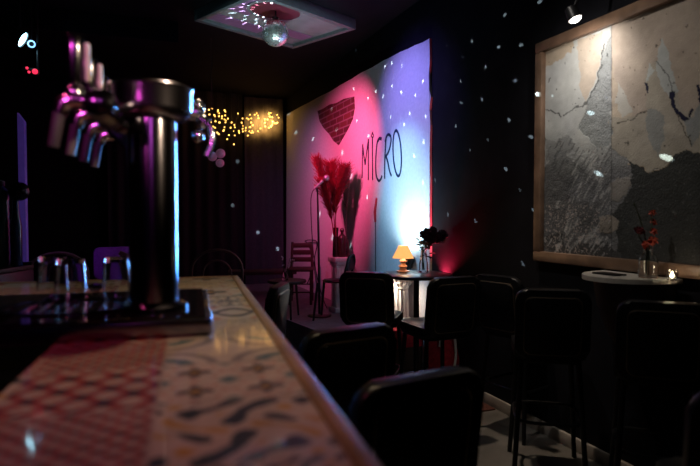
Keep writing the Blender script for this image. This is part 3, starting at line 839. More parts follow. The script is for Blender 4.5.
for k in range(26):
    x = random.uniform(419.5, 431); y = random.uniform(241, 257)
    leaf(b, vloc(x, y, random.uniform(-0.03, 0.03)), (random.uniform(-1, 1), random.uniform(-1, 1), random.uniform(-0.2, 0.7)), random.uniform(0.045, 0.07), 0.018)
obj('leaves', b, M['leaf'], t)

# ------------------------------------------------------------------ red plinth, column, uplight
pc = at(400, 325, 5.05); CB = pc.z
t = thing('column_plinth', 'low square box draped in red cloth under the white column', 'plinth', (pc.x, pc.y, 0))
b = BM(); box(b, -0.2, 0.2, -0.2, 0.2, 0.0, CB - 0.012, 0.01); obj('box_core', b, M['wood_dark'], t)
b = BM(); box(b, -0.208, 0.208, -0.208, 0.208, CB - 0.16, CB, 0.012); obj('cloth_cover', b, M['red_cloth'], t)
t = thing('plaster_column', 'short white fluted column with leafy capital behind the round table', 'column', (pc.x, pc.y, CB))
CH = 0.46
obj('base_moulding', lathe(box(BM(), -0.105, 0.105, -0.105, 0.105, 0, 0.03, 0.003), [(0.1, 0.03), (0.105, 0.045), (0.092, 0.055), (0.095, 0.068), (0.078, 0.08)], 32), M['white_plaster'], t)
b = BM(); rings = []
for z, r in [(0.08, 0.078), (0.2, 0.077), (CH - 0.13, 0.07)]:
    rings.append([b.verts.new(((r - 0.008 * abs(math.sin(8 * 2 * PI * k / 96)) ** 0.5 + 0.004) * math.cos(2 * PI * k / 96), (r - 0.008 * abs(math.sin(8 * 2 * PI * k / 96)) ** 0.5 + 0.004) * math.sin(2 * PI * k / 96), z)) for k in range(96)])
for A, B in zip(rings, rings[1:]):
    for k in range(96): b.faces.new((A[k], A[(k + 1) % 96], B[(k + 1) % 96], B[k]))
obj('fluted_shaft', b, M['white_plaster'], t)
b = BM(); lathe(b, [(0.072, CH - 0.13), (0.08, CH - 0.12), (0.074, CH - 0.11), (0.08, CH - 0.05), (0.1, CH - 0.03)], 32)
for ring, (zz, n) in enumerate([(CH - 0.105, 8), (CH - 0.075, 8)]):
    for k in range(n):
        a = 2 * PI * (k + 0.5 * ring) / n
        leaf(b, (0.076 * math.cos(a), 0.076 * math.sin(a), zz), (0.55 * math.cos(a), 0.55 * math.sin(a), 1.0), 0.06, 0.02)
for k in range(4):
    a = PI / 4 + PI / 2 * k
    ball(b, (0.115 * math.cos(a), 0.115 * math.sin(a), CH - 0.04), 0.022, 2)
obj('capital', b, M['white_plaster'], t)
b = BM(); box(b, -0.105, 0.105, -0.105, 0.105, CH - 0.03, CH, 0.004); obj('abacus', b, M['white_plaster'], t)

def par_can(label, loc, target, lens, r=0.06, group=None, mount=None):
    t = thing('spotlight', label, 'spotlight', loc, 0, group)
    q = (Vector(target) - Vector(loc)).to_track_quat('-Z', 'Y').to_matrix().to_4x4()
    obj('housing', lathe(BM(), [(0, 0.09), (r * 0.7, 0.085), (r * 0.9, 0.06), (r, -0.05), (r * 0.92, -0.05), (r * 0.85, -0.02)], 24, mtx=q), M['black_metal'], t)
    obj('lens', lathe(BM(), [(r * 0.9, -0.044), (0, -0.05)], 24, mtx=q), lens, t)
    if mount is not None:
        side = q.to_3x3() @ Vector((1, 0, 0)); m_ = Vector(mount) - Vector(loc)
        dz = Vector((0, 0, 1)) if m_.z > 0 else Vector((0, 0, -1))
        br_ = [side * r * 1.08, side * r * 1.1 + dz * r * 1.2, -side * r * 1.1 + dz * r * 1.2, -side * r * 1.08]
        b = BM(); tube(b, br_, 0.006, 6); tube(b, [dz * r * 1.2, m_], 0.009, 8)
        obj('bracket', b, M['black_metal'], t)
    return t
UPM = at(408.5, 268, 5.03); UPM.z = CB + CH + 0.11
par_can('small black spotlight standing on the white column behind the table', UPM, on_x(425, 200, WX), M['shade'], 0.045, mount=(UPM.x, UPM.y, CB + CH))
par_can('small black spotlight on a thin post by the dark wall behind the stools', (WX - 0.06, 3.97, 0.77), (WX - 0.055, 3.965, 1.12), M['red_led'], 0.03, mount=(WX - 0.06, 3.97, 0))

# red bag
p = on_z(430, 388, 0.0); p = Vector((1.86, 4.42, 0))
bp_ = at(441, 362, 4.42)
t = thing('red_bag', 'slumped red cloth bag on the floor under the round table', 'bag', (bp_.x, bp_.y, 0))
b = BM(); ball(b, (0, 0, 0.23), 0.17, 4, (0.9, 0.7, 1.35))
for v in b.verts:
    nn = mnoise.noise(v.co * 7); v.co += v.co.normalized() * nn * 0.03
    v.co.z = max(0.0, v.co.z)
    if v.co.z > 0.3: v.co.x *= 1 - (v.co.z - 0.3) * 2.2; v.co.y *= 1 - (v.co.z - 0.3) * 2.5
obj('bag_body', b, M['red_cloth'], t)
obj('strap', tube(BM(), smooth_pts([Vector((-0.07, -0.1, 0.35)), Vector((-0.06, -0.11, 0.46)), Vector((0, -0.09, 0.53)), Vector((0.05, -0.1, 0.46)), Vector((0.06, -0.12, 0.3)), Vector((0.03, -0.15, 0.2))], 6), 0.01, 8), M['white_plaster'], t)

# cable loop on the floor by the stools
p = on_z(396, 382, 0.006); p.x -= 0.07
b = BM(); lp_ = []
for k in range(40):
    a = 2 * PI * k / 26; lp_.append((p.x + 0.13 * math.cos(a) + 0.01 * math.sin(3 * a), p.y + 0.11 * math.sin(a), 0.007 + 0.004 * (k / 40)))
tube(b, lp_, 0.005, 6); tag(obj('cable_coil', b, M['white_plaster']), 'white cable coiled on the floor below the round table', 'cable')

# ------------------------------------------------------------------ wall ledge with bottle and candle
LZ = on_x(600, 273.5, WX - 0.2).z
lc = on_x(633, 275, WX - 0.03)
e0 = on_z(584.5, 272.3, LZ); e1 = on_z(683, 279.5, LZ)
lyc = (e0.y + e1.y) / 2; lr = abs(e0.y - e1.y) / 2
e0 = on_x(590.5, 272, WX - 0.14); e1 = on_x(668, 279, WX - 0.14); lyc = (e0.y + e1.y) / 2; lr = (e0.y - e1.y) / 2; print('LEDGE', lyc, lr)
t = thing('wall_ledge_table', 'pale half-round ledge table with curved bracket fixed under the framed plaster', 'ledge', (WX - 0.046, lyc, 0))
hp = [(0.0, lr), (0.0, -lr)] + [(-(0.3) * math.sin(PI * k / 24), -lr * math.cos(PI * k / 24)) for k in range(1, 24)]
obj('ledge_top', prism(BM(), hp, LZ - 0.022, LZ), M['ledge'], t, smooth=False)
b = BM(); rings = []
for z, s in [(LZ - 0.022, 0.86), (LZ - 0.08, 0.84), (LZ - 0.16, 0.78), (LZ - 0.25, 0.66), (LZ - 0.33, 0.5), (LZ - 0.4, 0.3), (LZ - 0.43, 0.1)]:
    rings.append([b.verts.new((-0.27 * s * math.sin(PI * k / 24) + 0.0, -lr * s * math.cos(PI * k / 24), z)) for k in range(25)])
for A, B in zip(rings, rings[1:]):
    for k in range(24): b.faces.new((A[k], A[k + 1], B[k + 1], B[k]))
    b.faces.new((A[0], B[0], B[24], A[24]))
b.faces.new(rings[0]); b.faces.new(rings[-1])
obj('bracket_body', b, M['ledge_body'], t)
b = BM(); tube(b, [(-0.27 * s * math.sin(PI * 2 / 24) - 0.006, lr * s * math.cos(PI * 2 / 24) + 0.004, z) for z, s in [(LZ - 0.022, 0.86), (LZ - 0.08, 0.84), (LZ - 0.16, 0.78), (LZ - 0.25, 0.66), (LZ - 0.33, 0.5), (LZ - 0.4, 0.3)]], 0.011, 8)
obj('bracket_lit_edge', b, M['ledge'], t)  # pale tube puts the lit left edge of the bracket into the shape
p = on_x(609, 272.3, WX - 0.2)
t = obj('menu_folder', box(BM(), -0.04, 0.04, -0.07, 0.07, 0.0, 0.008, 0.002), M['black_vinyl']); t.location = (p.x, p.y, LZ)
tag(t, 'thin flat black folder lying at the left end of the wall ledge', 'folder')

vp2 = on_x(648, 275.8, WX - 0.14); vp2.z = LZ
dep2 = (vp2 - CAM).dot(FW)
def v2(px, py, dd=0.0): return at(px, py, dep2 + dd) - Vector((vp2.x, vp2.y, LZ))
t = tag(obj('bottle_vase', lathe(BM(), [(0, 0.0), (0.04, 0.0), (0.043, 0.008), (0.043, 0.07), (0.036, 0.1), (0.02, 0.118), (0.019, 0.13), (0.022, 0.134), (0.018, 0.134), (0.015, 0.12), (0.033, 0.098), (0.04, 0.07), (0.04, 0.012), (0, 0.006)], 28), M['glass']), 'clear glass bottle vase with coral flowers on the wall ledge', 'vase')
t.location = (vp2.x, vp2.y, LZ)
t = thing('coral_flower_spray', 'sprig of coral red blossoms and one dark bloom in the ledge bottle', 'flowers', (vp2.x, vp2.y, LZ))
b = BM()
tube(b, smooth_pts([Vector((0.005, 0, 0.015)), v2(649, 247), v2(651.5, 225), v2(651, 210)], 6), 0.0025, 6)
tube(b, smooth_pts([Vector((-0.01, 0, 0.015)), v2(647, 248), v2(641, 222), v2(634, 203)], 6), [0.0025] * 18 + [0.004], 6)
tube(b, smooth_pts([Vector((0, 0.01, 0.015)), v2(646, 248), v2(641, 240), v2(639, 234)], 6), 0.0025, 6)
obj('stems', b, M['stem'], t)
for x, y, r in [(650.5, 213, 0.014), (653, 212, 0.013), (652, 221, 0.014), (654, 222, 0.012), (652, 230.5, 0.016), (654, 231, 0.014), (650, 240, 0.019), (654, 240, 0.017), (644, 244, 0.019), (648, 243, 0.02)]:
    b = BM(); c = v2(x, y, random.uniform(-0.015, 0.015))
    ball(b, c, r * 0.35, 1)
    for k in range(5):
        a = 2 * PI * k / 5 + x
        leaf(b, c, (math.cos(a), -0.5, math.sin(a)), r * 1.3, r * 0.5)
    obj('blossom', b, M['coral_flower'], t)
b = BM(); rose(b, v2(639.5, 231), 0.026, (0, -0.5, 0.8)); obj('dark_bloom', b, M['dark_flower'], t)

p = on_x(672, 277.4, WX - 0.13)
t = thing('tealight_holder', 'small cut glass tealight holder burning on the wall ledge', 'candle', (p.x, p.y, LZ))
obj('holder_glass', lathe(BM(), [(0, 0), (0.02, 0), (0.03, 0.045), (0.027, 0.045), (0.018, 0.006), (0, 0.006)], 10), M['glass'], t, smooth=False)
obj('flame', lathe(BM(), [(0, 0.01), (0.007, 0.018), (0.006, 0.028), (0, 0.042)], 10), M['flame'], t)
point('tealight_glow', (p.x, p.y, LZ + 0.055), 0.12, (1.0, 0.8, 0.55), 0.01)

# rug by the baseboard
p = on_z(484, 405.5, 0)
t = obj('floor_rug', box(BM(), -0.09, 0.09, -0.16, 0.16, 0.0, 0.012, 0.004), M['rug']); t.location = (WX - 0.125, p.y + 0.05, 0)
tag(t, 'small red-brown rug on the floor against the pale baseboard', 'rug')

# ------------------------------------------------------------------ stage furniture
# pedestal
pp = at(339.5, 307, 6.3); pp.z = SZ
PT = at(340, 257, (pp - CAM).dot(FW)).z - SZ
t = thing('white_pedestal', 'slim white square pedestal on the stage carrying plumes and dark bottles', 'pedestal', (pp.x, pp.y, SZ), 0.1)
b = BM(); box(b, -0.095, 0.095, -0.095, 0.095, 0, 0.05, 0.006); obj('foot', b, M['white_plaster'], t)
b = BM(); box(b, -0.07, 0.07, -0.07, 0.07, 0.05, PT - 0.09, 0.004)
for k in (-1, 0, 1):
    box(b, k * 0.04 - 0.008, k * 0.04 + 0.008, -0.076, -0.068, 0.08, PT - 0.12, 0.002); box(b, -0.076, -0.068, k * 0.04 - 0.008, k * 0.04 + 0.008, 0.08, PT - 0.12, 0.002)
obj('shaft', b, M['white_plaster'], t)
b = BM(); box(b, -0.085, 0.085, -0.085, 0.085, PT - 0.09, PT - 0.05, 0.01); box(b, -0.1, 0.1, -0.1, 0.1, PT - 0.05, PT, 0.006); obj('cap', b, M['white_plaster'], t)
PZ = SZ + PT
dp = (pp - CAM).dot(FW)
def onped(px): 
    q = at(px, 257, dp); return Vector((q.x, q.y, PZ))
a = onped(335.5)
t = tag(obj('tall_vase', lathe(BM(), [(0, 0), (0.032, 0), (0.035, 0.02), (0.028, 0.25), (0.036, 0.33), (0.03, 0.33), (0.022, 0.25), (0, 0.1)], 20), M['dark_vase']), 'tall narrow dark vase holding the red plumes on the pedestal', 'vase'); t.location = a
a = onped(342)
t = thing('ribbed_bottle', 'dark ribbed bottle with knob top in the middle of the white pedestal', 'bottle', a)
b = BM(); lathe(b, [(0, 0), (0.045, 0), (0.05, 0.01), (0.05, 0.06), (0.046, 0.065), (0.05, 0.07), (0.05, 0.13), (0.046, 0.135), (0.05, 0.14), (0.05, 0.2), (0.044, 0.23), (0.018, 0.255), (0.016, 0.28)], 24); obj('bottle_body', b, M['dark_vase'], t)
obj('knob_top', lathe(BM(), [(0.016, 0.28), (0.026, 0.29), (0.024, 0.31), (0.012, 0.325), (0, 0.326)], 16), M['dark_vase'], t)
a = onped(347.3) + Vector((0.0, 0.03, 0))
t = tag(obj('small_vase', lathe(BM(), [(0, 0), (0.026, 0), (0.03, 0.03), (0.026, 0.16), (0.015, 0.2), (0.02, 0.21), (0.014, 0.21), (0, 0.1)], 18), M['dark_vase']), 'small dark vase at the right of the pedestal holding a grey plume', 'vase'); t.location = a

def plume(name, label, basep, tip, m, length, spread, n, seed, group=None, bend=0.0):
    rnd = random.Random(seed)
    t = thing(name, label, 'dried grass', basep)
    tip = tip - basep
    side = RT
    stemp = smooth_pts([Vector((0, 0, 0.02)), tip * 0.5 + side * bend * -0.4 + Vector((0, 0, 0.02)), tip], 8)
    obj('stalk', tube(BM(), stemp, [0.007 - 0.005 * k / len(stemp) for k in range(len(stemp))], 6), m, t)
    b = BM()
    N = len(stemp)
    for i in range(n):
        f = 1 - length + length * rnd.random() ** 0.8
        k = min(N - 2, int(f * (N - 1))); p0 = stemp[k].lerp(stemp[k + 1], f * (N - 1) - k)
        tg = (stemp[k + 1] - stemp[k]).normalized()
        a = rnd.uniform(0, 2 * PI); o1 = tg.orthogonal().normalized(); o2 = tg.cross(o1)
        out = (o1 * math.cos(a) + o2 * math.sin(a))
        L = rnd.uniform(0.1, 0.24) * (0.5 + 0.7 * math.sin(PI * min(1, (f - 1 + length) / length)))
        mid = p0 + tg * L * 0.6 + out * spread * L * 0.5
        end = p0 + tg * L * 1.0 + out * spread * L * 1.0 - Vector((0, 0, 0.2 * L * rnd.random()))
        tube(b, [p0, mid, end], [0.0035, 0.003, 0.0008], 3, cap=False)
    obj('plume_head', b, m, t)
    return t
pb = onped(335.5) + Vector((0, 0, 0.12))
plume('red_plume', 'tallest red pampas plume, leaning far left behind the microphone', pb, at(318, 164, dp - 0.2), M['red_plume'], 0.5, 0.3, 420, 1, bend=-0.05)
plume('red_plume', 'upright red pampas plume in the centre of the pedestal bunch', pb + Vector((0.005, 0.01, 0)), at(331, 168, dp - 0.15), M['red_plume'], 0.6, 0.5, 600, 2)
plume('red_plume', 'red pampas plume arching to the right over the pedestal', pb + Vector((0.01, 0, 0)), at(343, 172, dp - 0.25), M['red_plume'], 0.6, 0.45, 520, 3, bend=0.1)
plume('red_plume', 'lower red pampas plume on the left side of the bunch, beside the microphone stand', pb + Vector((0, 0.012, 0)), at(324, 186, dp - 0.25), M['red_plume'], 0.6, 0.4, 480, 5, bend=-0.03)
plume('grey_plume', 'dull grey-brown pampas plume on the right of the red ones', onped(347.3) + Vector((0.0, 0.03, 0.1)), at(345.5, 173, dp - 0.12), M['grey_plume'], 0.55, 0.28, 380, 4)

# microphone stand
mp_ = on_z(320, 317, SZ); mp_ = on_z(319.5, 316, SZ); dm_ = (mp_ - CAM).dot(FW)
mt = at(317.5, 189, dm_)
t = thing('microphone_stand', 'thin black microphone stand with round foot on the stage', 'microphone stand', (mp_.x, mp_.y, SZ))
obj('round_foot', lathe(BM(), [(0, 0), (0.125, 0), (0.13, 0.008), (0.115, 0.018), (0.03, 0.026), (0, 0.026)], 32), M['black_metal'], t)
top = mt - mp_
obj('pole', tube(BM(), [(0, 0, 0.02), (top.x * 0.5, top.y * 0.5, 0.9), (top.x, top.y, top.z - 0.02)], [0.013, 0.012, 0.009], 10), M['black_metal'], t)
m0 = at(313.5, 189.5, dm_) - mp_; m1 = at(323, 180.5, dm_) - mp_; m2 = at(326.5, 178, dm_) - mp_
obj('clip', tube(BM(), [top - Vector((0, 0, 0.03)), m0.lerp(m1, 0.35) - Vector((0, 0, 0.02))], 0.014, 8), M['black_metal'], t)
t2 = thing('microphone', 'silver microphone tilted upward in the clip of the stand', 'microphone', mp_ + m0)
obj('mic_body', tube(BM(), [(0, 0, 0), m1 - m0], [0.012, 0.018], 14), M['mic_body'], t2)
b = BM(); ball(b, m2 - m0, 0.034, 3); obj('mic_grille', b, M['mic_body'], t2)
cb_ = [m0 + mp_, m0 + mp_ + Vector((-0.03, 0.0, -0.12)), at(312, 235, dm_), at(314.5, 262, dm_), at(319, 285, dm_ + 0.1), on_z(327, 308, SZ + 0.006), on_z(335, 311, SZ + 0.006)]
tag(obj('microphone_cable', tube(BM(), smooth_pts(cb_, 8), 0.005, 6), M['wire']), 'thin black cable drooping from the microphone down to the stage', 'cable')

# ladder back chair at the rear of the stage
lcx = on_z(300, 287, SZ); dlc = 6.9
lcp = at(301, 287, dlc)
t = thing('ladder_back_chair', 'old dark wooden ladder-back chair at the rear of the stage', 'chair', (lcp.x, lcp.y, SZ), -0.35)
hb = at(300, 243, dlc).z - SZ
b = BM(); box(b, -0.16, 0.16, -0.2, 0.2, 0.40, 0.43, 0.01); obj('seat', b, M['old_wood'], t)
for sx in (-1, 1):
    obj('leg', tube(BM(), [(sx * 0.13, -0.17, 0), (sx * 0.13, -0.17, 0.4)], 0.016, 8), M['old_wood'], t)
    obj('back_post', tube(BM(), [(sx * 0.13, 0.17, 0), (sx * 0.13, 0.17, 0.45), (sx * 0.12, 0.23, hb)], 0.017, 8), M['old_wood'], t)
for k in range(3):
    z = 0.52 + (hb - 0.56) * k / 2; y = 0.17 + 0.06 * (z - 0.45) / (hb - 0.45)
    b = BM(); box(b, -0.125, 0.125, y - 0.01, y + 0.01, z - 0.03, z + 0.03, 0.006); obj('back_slat', b, M['old_wood'], t)
for z in (0.15, 0.25):
    b = BM(); tube(b, [(-0.13, -0.17, z), (0.13, -0.17, z)], 0.009, 6); tube(b, [(-0.13, -0.17, z), (-0.13, 0.17, z)], 0.009, 6); tube(b, [(0.13, -0.17, z), (0.13, 0.17, z)], 0.009, 6)
    obj('stretcher', b, M['old_wood'], t)
# hanging cables behind the chair
b = BM()
cc = [on_x(x, y, WX - 0.04) for x, y in [(305, 241), (309, 246), (312, 258), (310, 276), (307, 284)]]
tube(b, smooth_pts(cc, 8), 0.008, 6)
cc = [on_x(x, y, WX - 0.05) for x, y in [(305, 241), (310, 240), (317, 243), (314, 262), (316, 280), (319, 290)]]
tube(b, smooth_pts(cc, 8), 0.008, 6)
tag(obj('hanging_cables', b, M['wire']), 'black cables hanging in loops on the plaster wall behind the ladder-back chair', 'cable')

# small side table with glass sprigs
ds = 5.9
sp_ = at(287, 280, ds)
t = thing('side_table', 'small round wooden side table left of the microphone stand', 'table', (sp_.x, sp_.y, SZ))
zt = sp_.z - SZ
obj('tabletop', lathe(BM(), [(0, zt - 0.025), (0.2, zt - 0.025), (0.205, zt - 0.012), (0.2, zt), (0, zt)], 32), M['old_wood'], t)
for k in range(3):
    a = 2 * PI * k / 3 + 0.5
    obj('leg', tube(BM(), [(0.13 * math.cos(a), 0.13 * math.sin(a), zt - 0.025), (0.17 * math.cos(a), 0.17 * math.sin(a), 0)], [0.014, 0.01], 8), M['old_wood'], t)
q = Vector((sp_.x - 0.02, sp_.y, sp_.z))
t = tag(obj('small_glass_vase', lathe(BM(), [(0, 0), (0.03, 0), (0.034, 0.03), (0.018, 0.09), (0.02, 0.11), (0.016, 0.11), (0.014, 0.09), (0, 0.01)], 18), M['glass']), 'small clear glass vase on the low side table by the stage', 'vase'); t.location = q
t = thing('dry_sprigs', 'pale dry sprigs standing in the small vase on the side table', 'dried flowers', q)
b = BM(); fl = BM()
for k in range(6):
    e = Vector((random.uniform(-0.07, 0.09), random.uniform(-0.05, 0.05), random.uniform(0.16, 0.28)))
    tube(b, [Vector((0, 0, 0.02)), e * 0.5 + Vector((0, 0, 0.02)), e], 0.002, 5)
    for j in range(4): ball(fl, e + Vector((random.uniform(-.012, .012), random.uniform(-.012, .012), random.uniform(-.04, .01))), 0.008, 1)
obj('stems', b, M['stem'], t); obj('buds', fl, M['white_plaster'], t)
# bench in front of the curtain
bp0 = at(262, 275, 7.6)
t = thing('wooden_bench', 'low dark wooden bench in front of the navy curtain', 'bench', (bp0.x, bp0.y, SZ), -0.15)
bz = at(262, 270, 7.6).z - SZ
b = BM(); box(b, -0.45, 0.45, -0.17, 0.17, bz - 0.05, bz, 0.008); obj('seat', b, M['old_wood'], t)
for sx in (-1, 1):
    b = BM(); box(b, sx * 0.38 - 0.03, sx * 0.38 + 0.03, -0.15, 0.15, 0, bz - 0.05, 0.005); obj('leg', b, M['old_wood'], t)

# dark bentwood chair on stage right of the pedestal
def bent_chair(label, px, py, depth, rz, m, zfloor=0.0, w=0.42, group=None, solid=False):
    p = at(px, py, depth); h = p.z - zfloor; sh_ = min(0.66, h * 0.62)
    t = thing('round_back_chair', label, 'chair', (p.x, p.y, zfloor), rz, group)
    obj('seat', lathe(BM(), [(0, sh_ - 0.03), (w / 2 - 0.02, sh_ - 0.03), (w / 2, sh_ - 0.015), (w / 2 - 0.02, sh_), (0, sh_)], 28, c=(0, 0.17, 0)), m, t)
    arc = [(-w / 2 + 0.015, 0.04, sh_ - 0.01), (-w / 2, 0.01, sh_ + 0.12)]
    for k in range(13):
        a = PI - PI * k / 12; arc.append((w / 2 * math.cos(a), -0.02 + 0.02 * (1 - math.sin(a)), h - w * 0.42 + w * 0.42 * math.sin(a)))
    arc += [(w / 2, 0.01, sh_ + 0.12), (w / 2 - 0.015, 0.04, sh_ - 0.01)]
    obj('back_hoop', tube(BM(), arc, 0.013, 8), m, t)
    if solid:
        pr = [(w / 2 * 0.97 * math.cos(PI * k / 12), h - w * 0.42 + w * 0.41 * math.sin(PI * k / 12)) for k in range(13)] + [(-w / 2 * 0.97, sh_ + 0.1), (w / 2 * 0.97, sh_ + 0.1)]
        obj('back_panel', slab(BM(), pr, 0.02, T((0, 0.0, 0)), 0.004), M['black_vinyl'], t)
    arc2 = [(-w * 0.28, 0.0, sh_ - 0.01)] + [(w * 0.28 * math.cos(PI - PI * k / 10), 0.0, h - w * 0.5 + w * 0.28 * math.sin(PI * k / 10)) for k in range(11)] + [(w * 0.28, 0.0, sh_ - 0.01)]
    obj('inner_hoop', tube(BM(), arc2, 0.009, 8), m, t)
    for sx, sy in ((-1, 0.03), (1, 0.03), (-1, 0.32), (1, 0.32)):
        obj('leg', tube(BM(), [(sx * w * 0.38, sy, sh_ - 0.03), (sx * w * 0.46, sy + (0.04 if sy > 0.1 else -0.04), 0)], [0.015, 0.011], 8), m, t)
    return t
bent_chair('dark round-backed chair on the stage between pedestal and bar stool', 350.5, 254.5, 5.7, 0.9, M['black_metal'], SZ, 0.26, solid=True)
GC = 'round-backed chairs beyond the bar counter'
bent_chair('round-backed chair beyond the counter, just right of the beer tower column', 217, 249.5, 5.2, -0.1, M['wood_dark'], 0, 0.46)
bent_chair('round-backed chair beyond the counter behind the two left tumblers', 57, 252.5, 4.9, 0.25, M['wood_dark'], 0, 0.5)

# purple armchair
pa = at(117, 247, 5.4)
t = thing('purple_chair', 'purple padded chair beyond the bar, showing just behind the tumblers', 'chair', (pa.x, pa.y, 0), 0.2)
hz = pa.z
obj('backrest', slab(BM(), rrect(0.42, 0.3, 0.05), 0.05, T((0, 0, hz - 0.3)), 0.012), M['purple'], t)
b = BM(); box(b, -0.2, 0.2, 0.03, 0.42, 0.6, 0.66, 0.02); obj('seat', b, M['purple'], t)
for sx in (-1, 1):
    obj('leg', tube(BM(), [(sx * 0.18, 0.02, 0), (sx * 0.18, 0.02, hz - 0.2)], 0.014, 8), M['black_metal'], t)
    obj('leg', tube(BM(), [(sx * 0.18, 0.38, 0), (sx * 0.18, 0.38, 0.6)], 0.014, 8), M['black_metal'], t)
# wooden chair top in front of it
pw = at(128, 251, 4.2)
t = thing('wooden_chair', 'brown wooden chair with slanting top rail right against the tap column', 'chair', (pw.x, pw.y, 0), 0.1)
hz = pw.z
b = BM(); slab(b, [(-0.07, 0.03), (-0.05, 0.055), (0.02, 0.02), (0.16, -0.06), (0.16, -0.16), (0.05, -0.16), (-0.02, -0.02)], 0.03, T((0, 0, hz - 0.05)), 0.006); obj('top_rail', b, M['wood_frame'], t)
b = BM(); box(b, -0.05, 0.33, 0.02, 0.38, 0.6, 0.63, 0.01); obj('seat', b, M['wood_frame'], t)
for x_, y_, z_ in ((0.11, 0.0, hz - 0.2), (0.3, 0.0, 0.6), (0.0, 0.35, 0.6), (0.3, 0.35, 0.6)):
    obj('leg', tube(BM(), [(x_, y_, 0), (x_, y_, z_)], 0.015, 8), M['wood_frame'], t)

# ------------------------------------------------------------------ curtains at the back
def curtain(name, label, x0, x1, y, z0, z1, m, amp=0.025, wl=0.11):
    b = BM(); n = int((x1 - x0) / wl * 10); A = []; B = []; C_ = []; D_ = []
    for k in range(n + 1):
        x = x0 + (x1 - x0) * k / n; yy = amp * math.sin(2 * PI * (x - x0) / wl) + amp * 0.4 * math.sin(2 * PI * (x - x0) / (wl * 2.7))
        A.append(b.verts.new((x - x0, yy, z0))); B.append(b.verts.new((x - x0, yy, z1)))
        C_.append(b.verts.new((x - x0, yy + 0.006, z0))); D_.append(b.verts.new((x - x0, yy + 0.006, z1)))
    for k in range(n):
        b.faces.new((A[k], A[k + 1], B[k + 1], B[k])); b.faces.new((C_[k + 1], C_[k], D_[k], D_[k + 1]))
        b.faces.new((B[k], B[k + 1], D_[k + 1], D_[k])); b.faces.new((A[k + 1], A[k], C_[k], C_[k + 1]))
    b.faces.new((A[0], B[0], D_[0], C_[0])); b.faces.new((B[n], A[n], C_[n], D_[n]))
    o = obj(name, b, m); o.location = (x0, y, 0); tag(o, label, 'curtain'); return o
xa = on_y(245, 200, BY - 0.08).x
curtain('stage_curtain', 'navy curtain on the back wall next to the white plaster wall', xa, WX - 0.08, BY - 0.08, 0.02, CEIL - 0.03, M['curtain'], 0.015, 0.16)
xb = on_y(108, 200, BY - 0.2).x
curtain('black_curtain', 'wide black curtain across the back wall behind the beer tower', xb, xa - 0.06, BY - 0.2, 0.02, CEIL - 0.02, M['black_curtain'], 0.03, 0.18)

# string lights
t = thing('string_lights', 'tangle of tiny golden string lights hanging from the ceiling at the back', 'string lights', on_y(235, 105, BY - 0.35))
org2 = Vector(t.location)
rnd = random.Random(3)
bulbs = []
for k in range(98):
    x = 196 + 84 * rnd.random() ** 0.9
    f = (x - 196) / 84
    lo = 112 + 18 * math.sin(min(1, f * 1.55) * PI * 0.62) + (8 if 0.35 < f < 0.5 else 0) - max(0, f - 0.62) * 40
    hi = 108 + (2 if f < 0.3 else 4) * f
    y = hi + (lo + 9 - hi) * rnd.random()
    yy = BY - (0.3 if x < 250 else 0.14) - 0.35 * rnd.random() * (1 - 0.6 * f)
    bulbs.append(on_y(x, y, yy))
bulbs = [q for q in bulbs if q.z < CEIL - 0.03 and q.x < WX - 0.06]
bs = sorted(bulbs, key=lambda q: q.x)
b = BM()
pth = [q - org2 + Vector((0, 0, 0.012)) for q in bs]
tube(b, pth, 0.0025, 4)
for q in bs[::7]: tube(b, [q - org2 + Vector((0, 0, 0.012)), Vector((q.x, q.y, CEIL - 0.001)) - org2], 0.0025, 4)
obj('wire', b, M['wire'], t)
b = BM(); bmesh.ops.create_icosphere(b, subdivisions=1, radius=0.011)
b0 = obj('bulb', b, M['bulb'], t); b0.location = bs[0] - org2
for q in bs[1:]:
    c = b0.copy(); COL.objects.link(c); c.parent = t; c.location = q - org2
for x, y, e in ((272, 119, 60), (259, 121, 36)):
    q = on_y(x, y, BY - 0.34); spot('string_lights_glow', q, q + Vector((0.0, 1, -0.05)), e, (1.0, 0.48, 0.1), 92, 1.0, 0.06)
for x, y, e in ((240, 122, 0.4), (215, 118, 0.3)):
    point('string_lights_glow', on_y(x, y, BY - 0.4), e, (1.0, 0.5, 0.12), 0.06)

# round pink blurs beside the tap, built as three faintly glowing globes
gd = 6.0
t = thing('globe_cluster', 'cluster of three pale pink globes hanging from the ceiling right of the tap', 'globe lamp', at(212, 150, gd))
og = Vector(t.location)
for x, y, r in ((212.5, 156.5, 0.05), (220.5, 153.5, 0.05), (220, 163, 0.045)):
    b = BM(); ball(b, at(x, y, gd) - og, r, 3); obj('globe', b, M['pale_globe'], t)
b = BM(); tube(b, [(0, 0, 0), Vector((0, 0, CEIL - og.z - 0.001))], 0.004, 6); tube(b, [(0, 0, 0), at(212.5, 155, gd) - og], 0.006, 6); tube(b, [(0, 0, 0), at(220.5, 153, gd) - og], 0.006, 6); tube(b, [at(220.5, 153, gd) - og, at(220, 162, gd) - og], 0.006, 6)
obj('hanger', b, M['wire'], t)

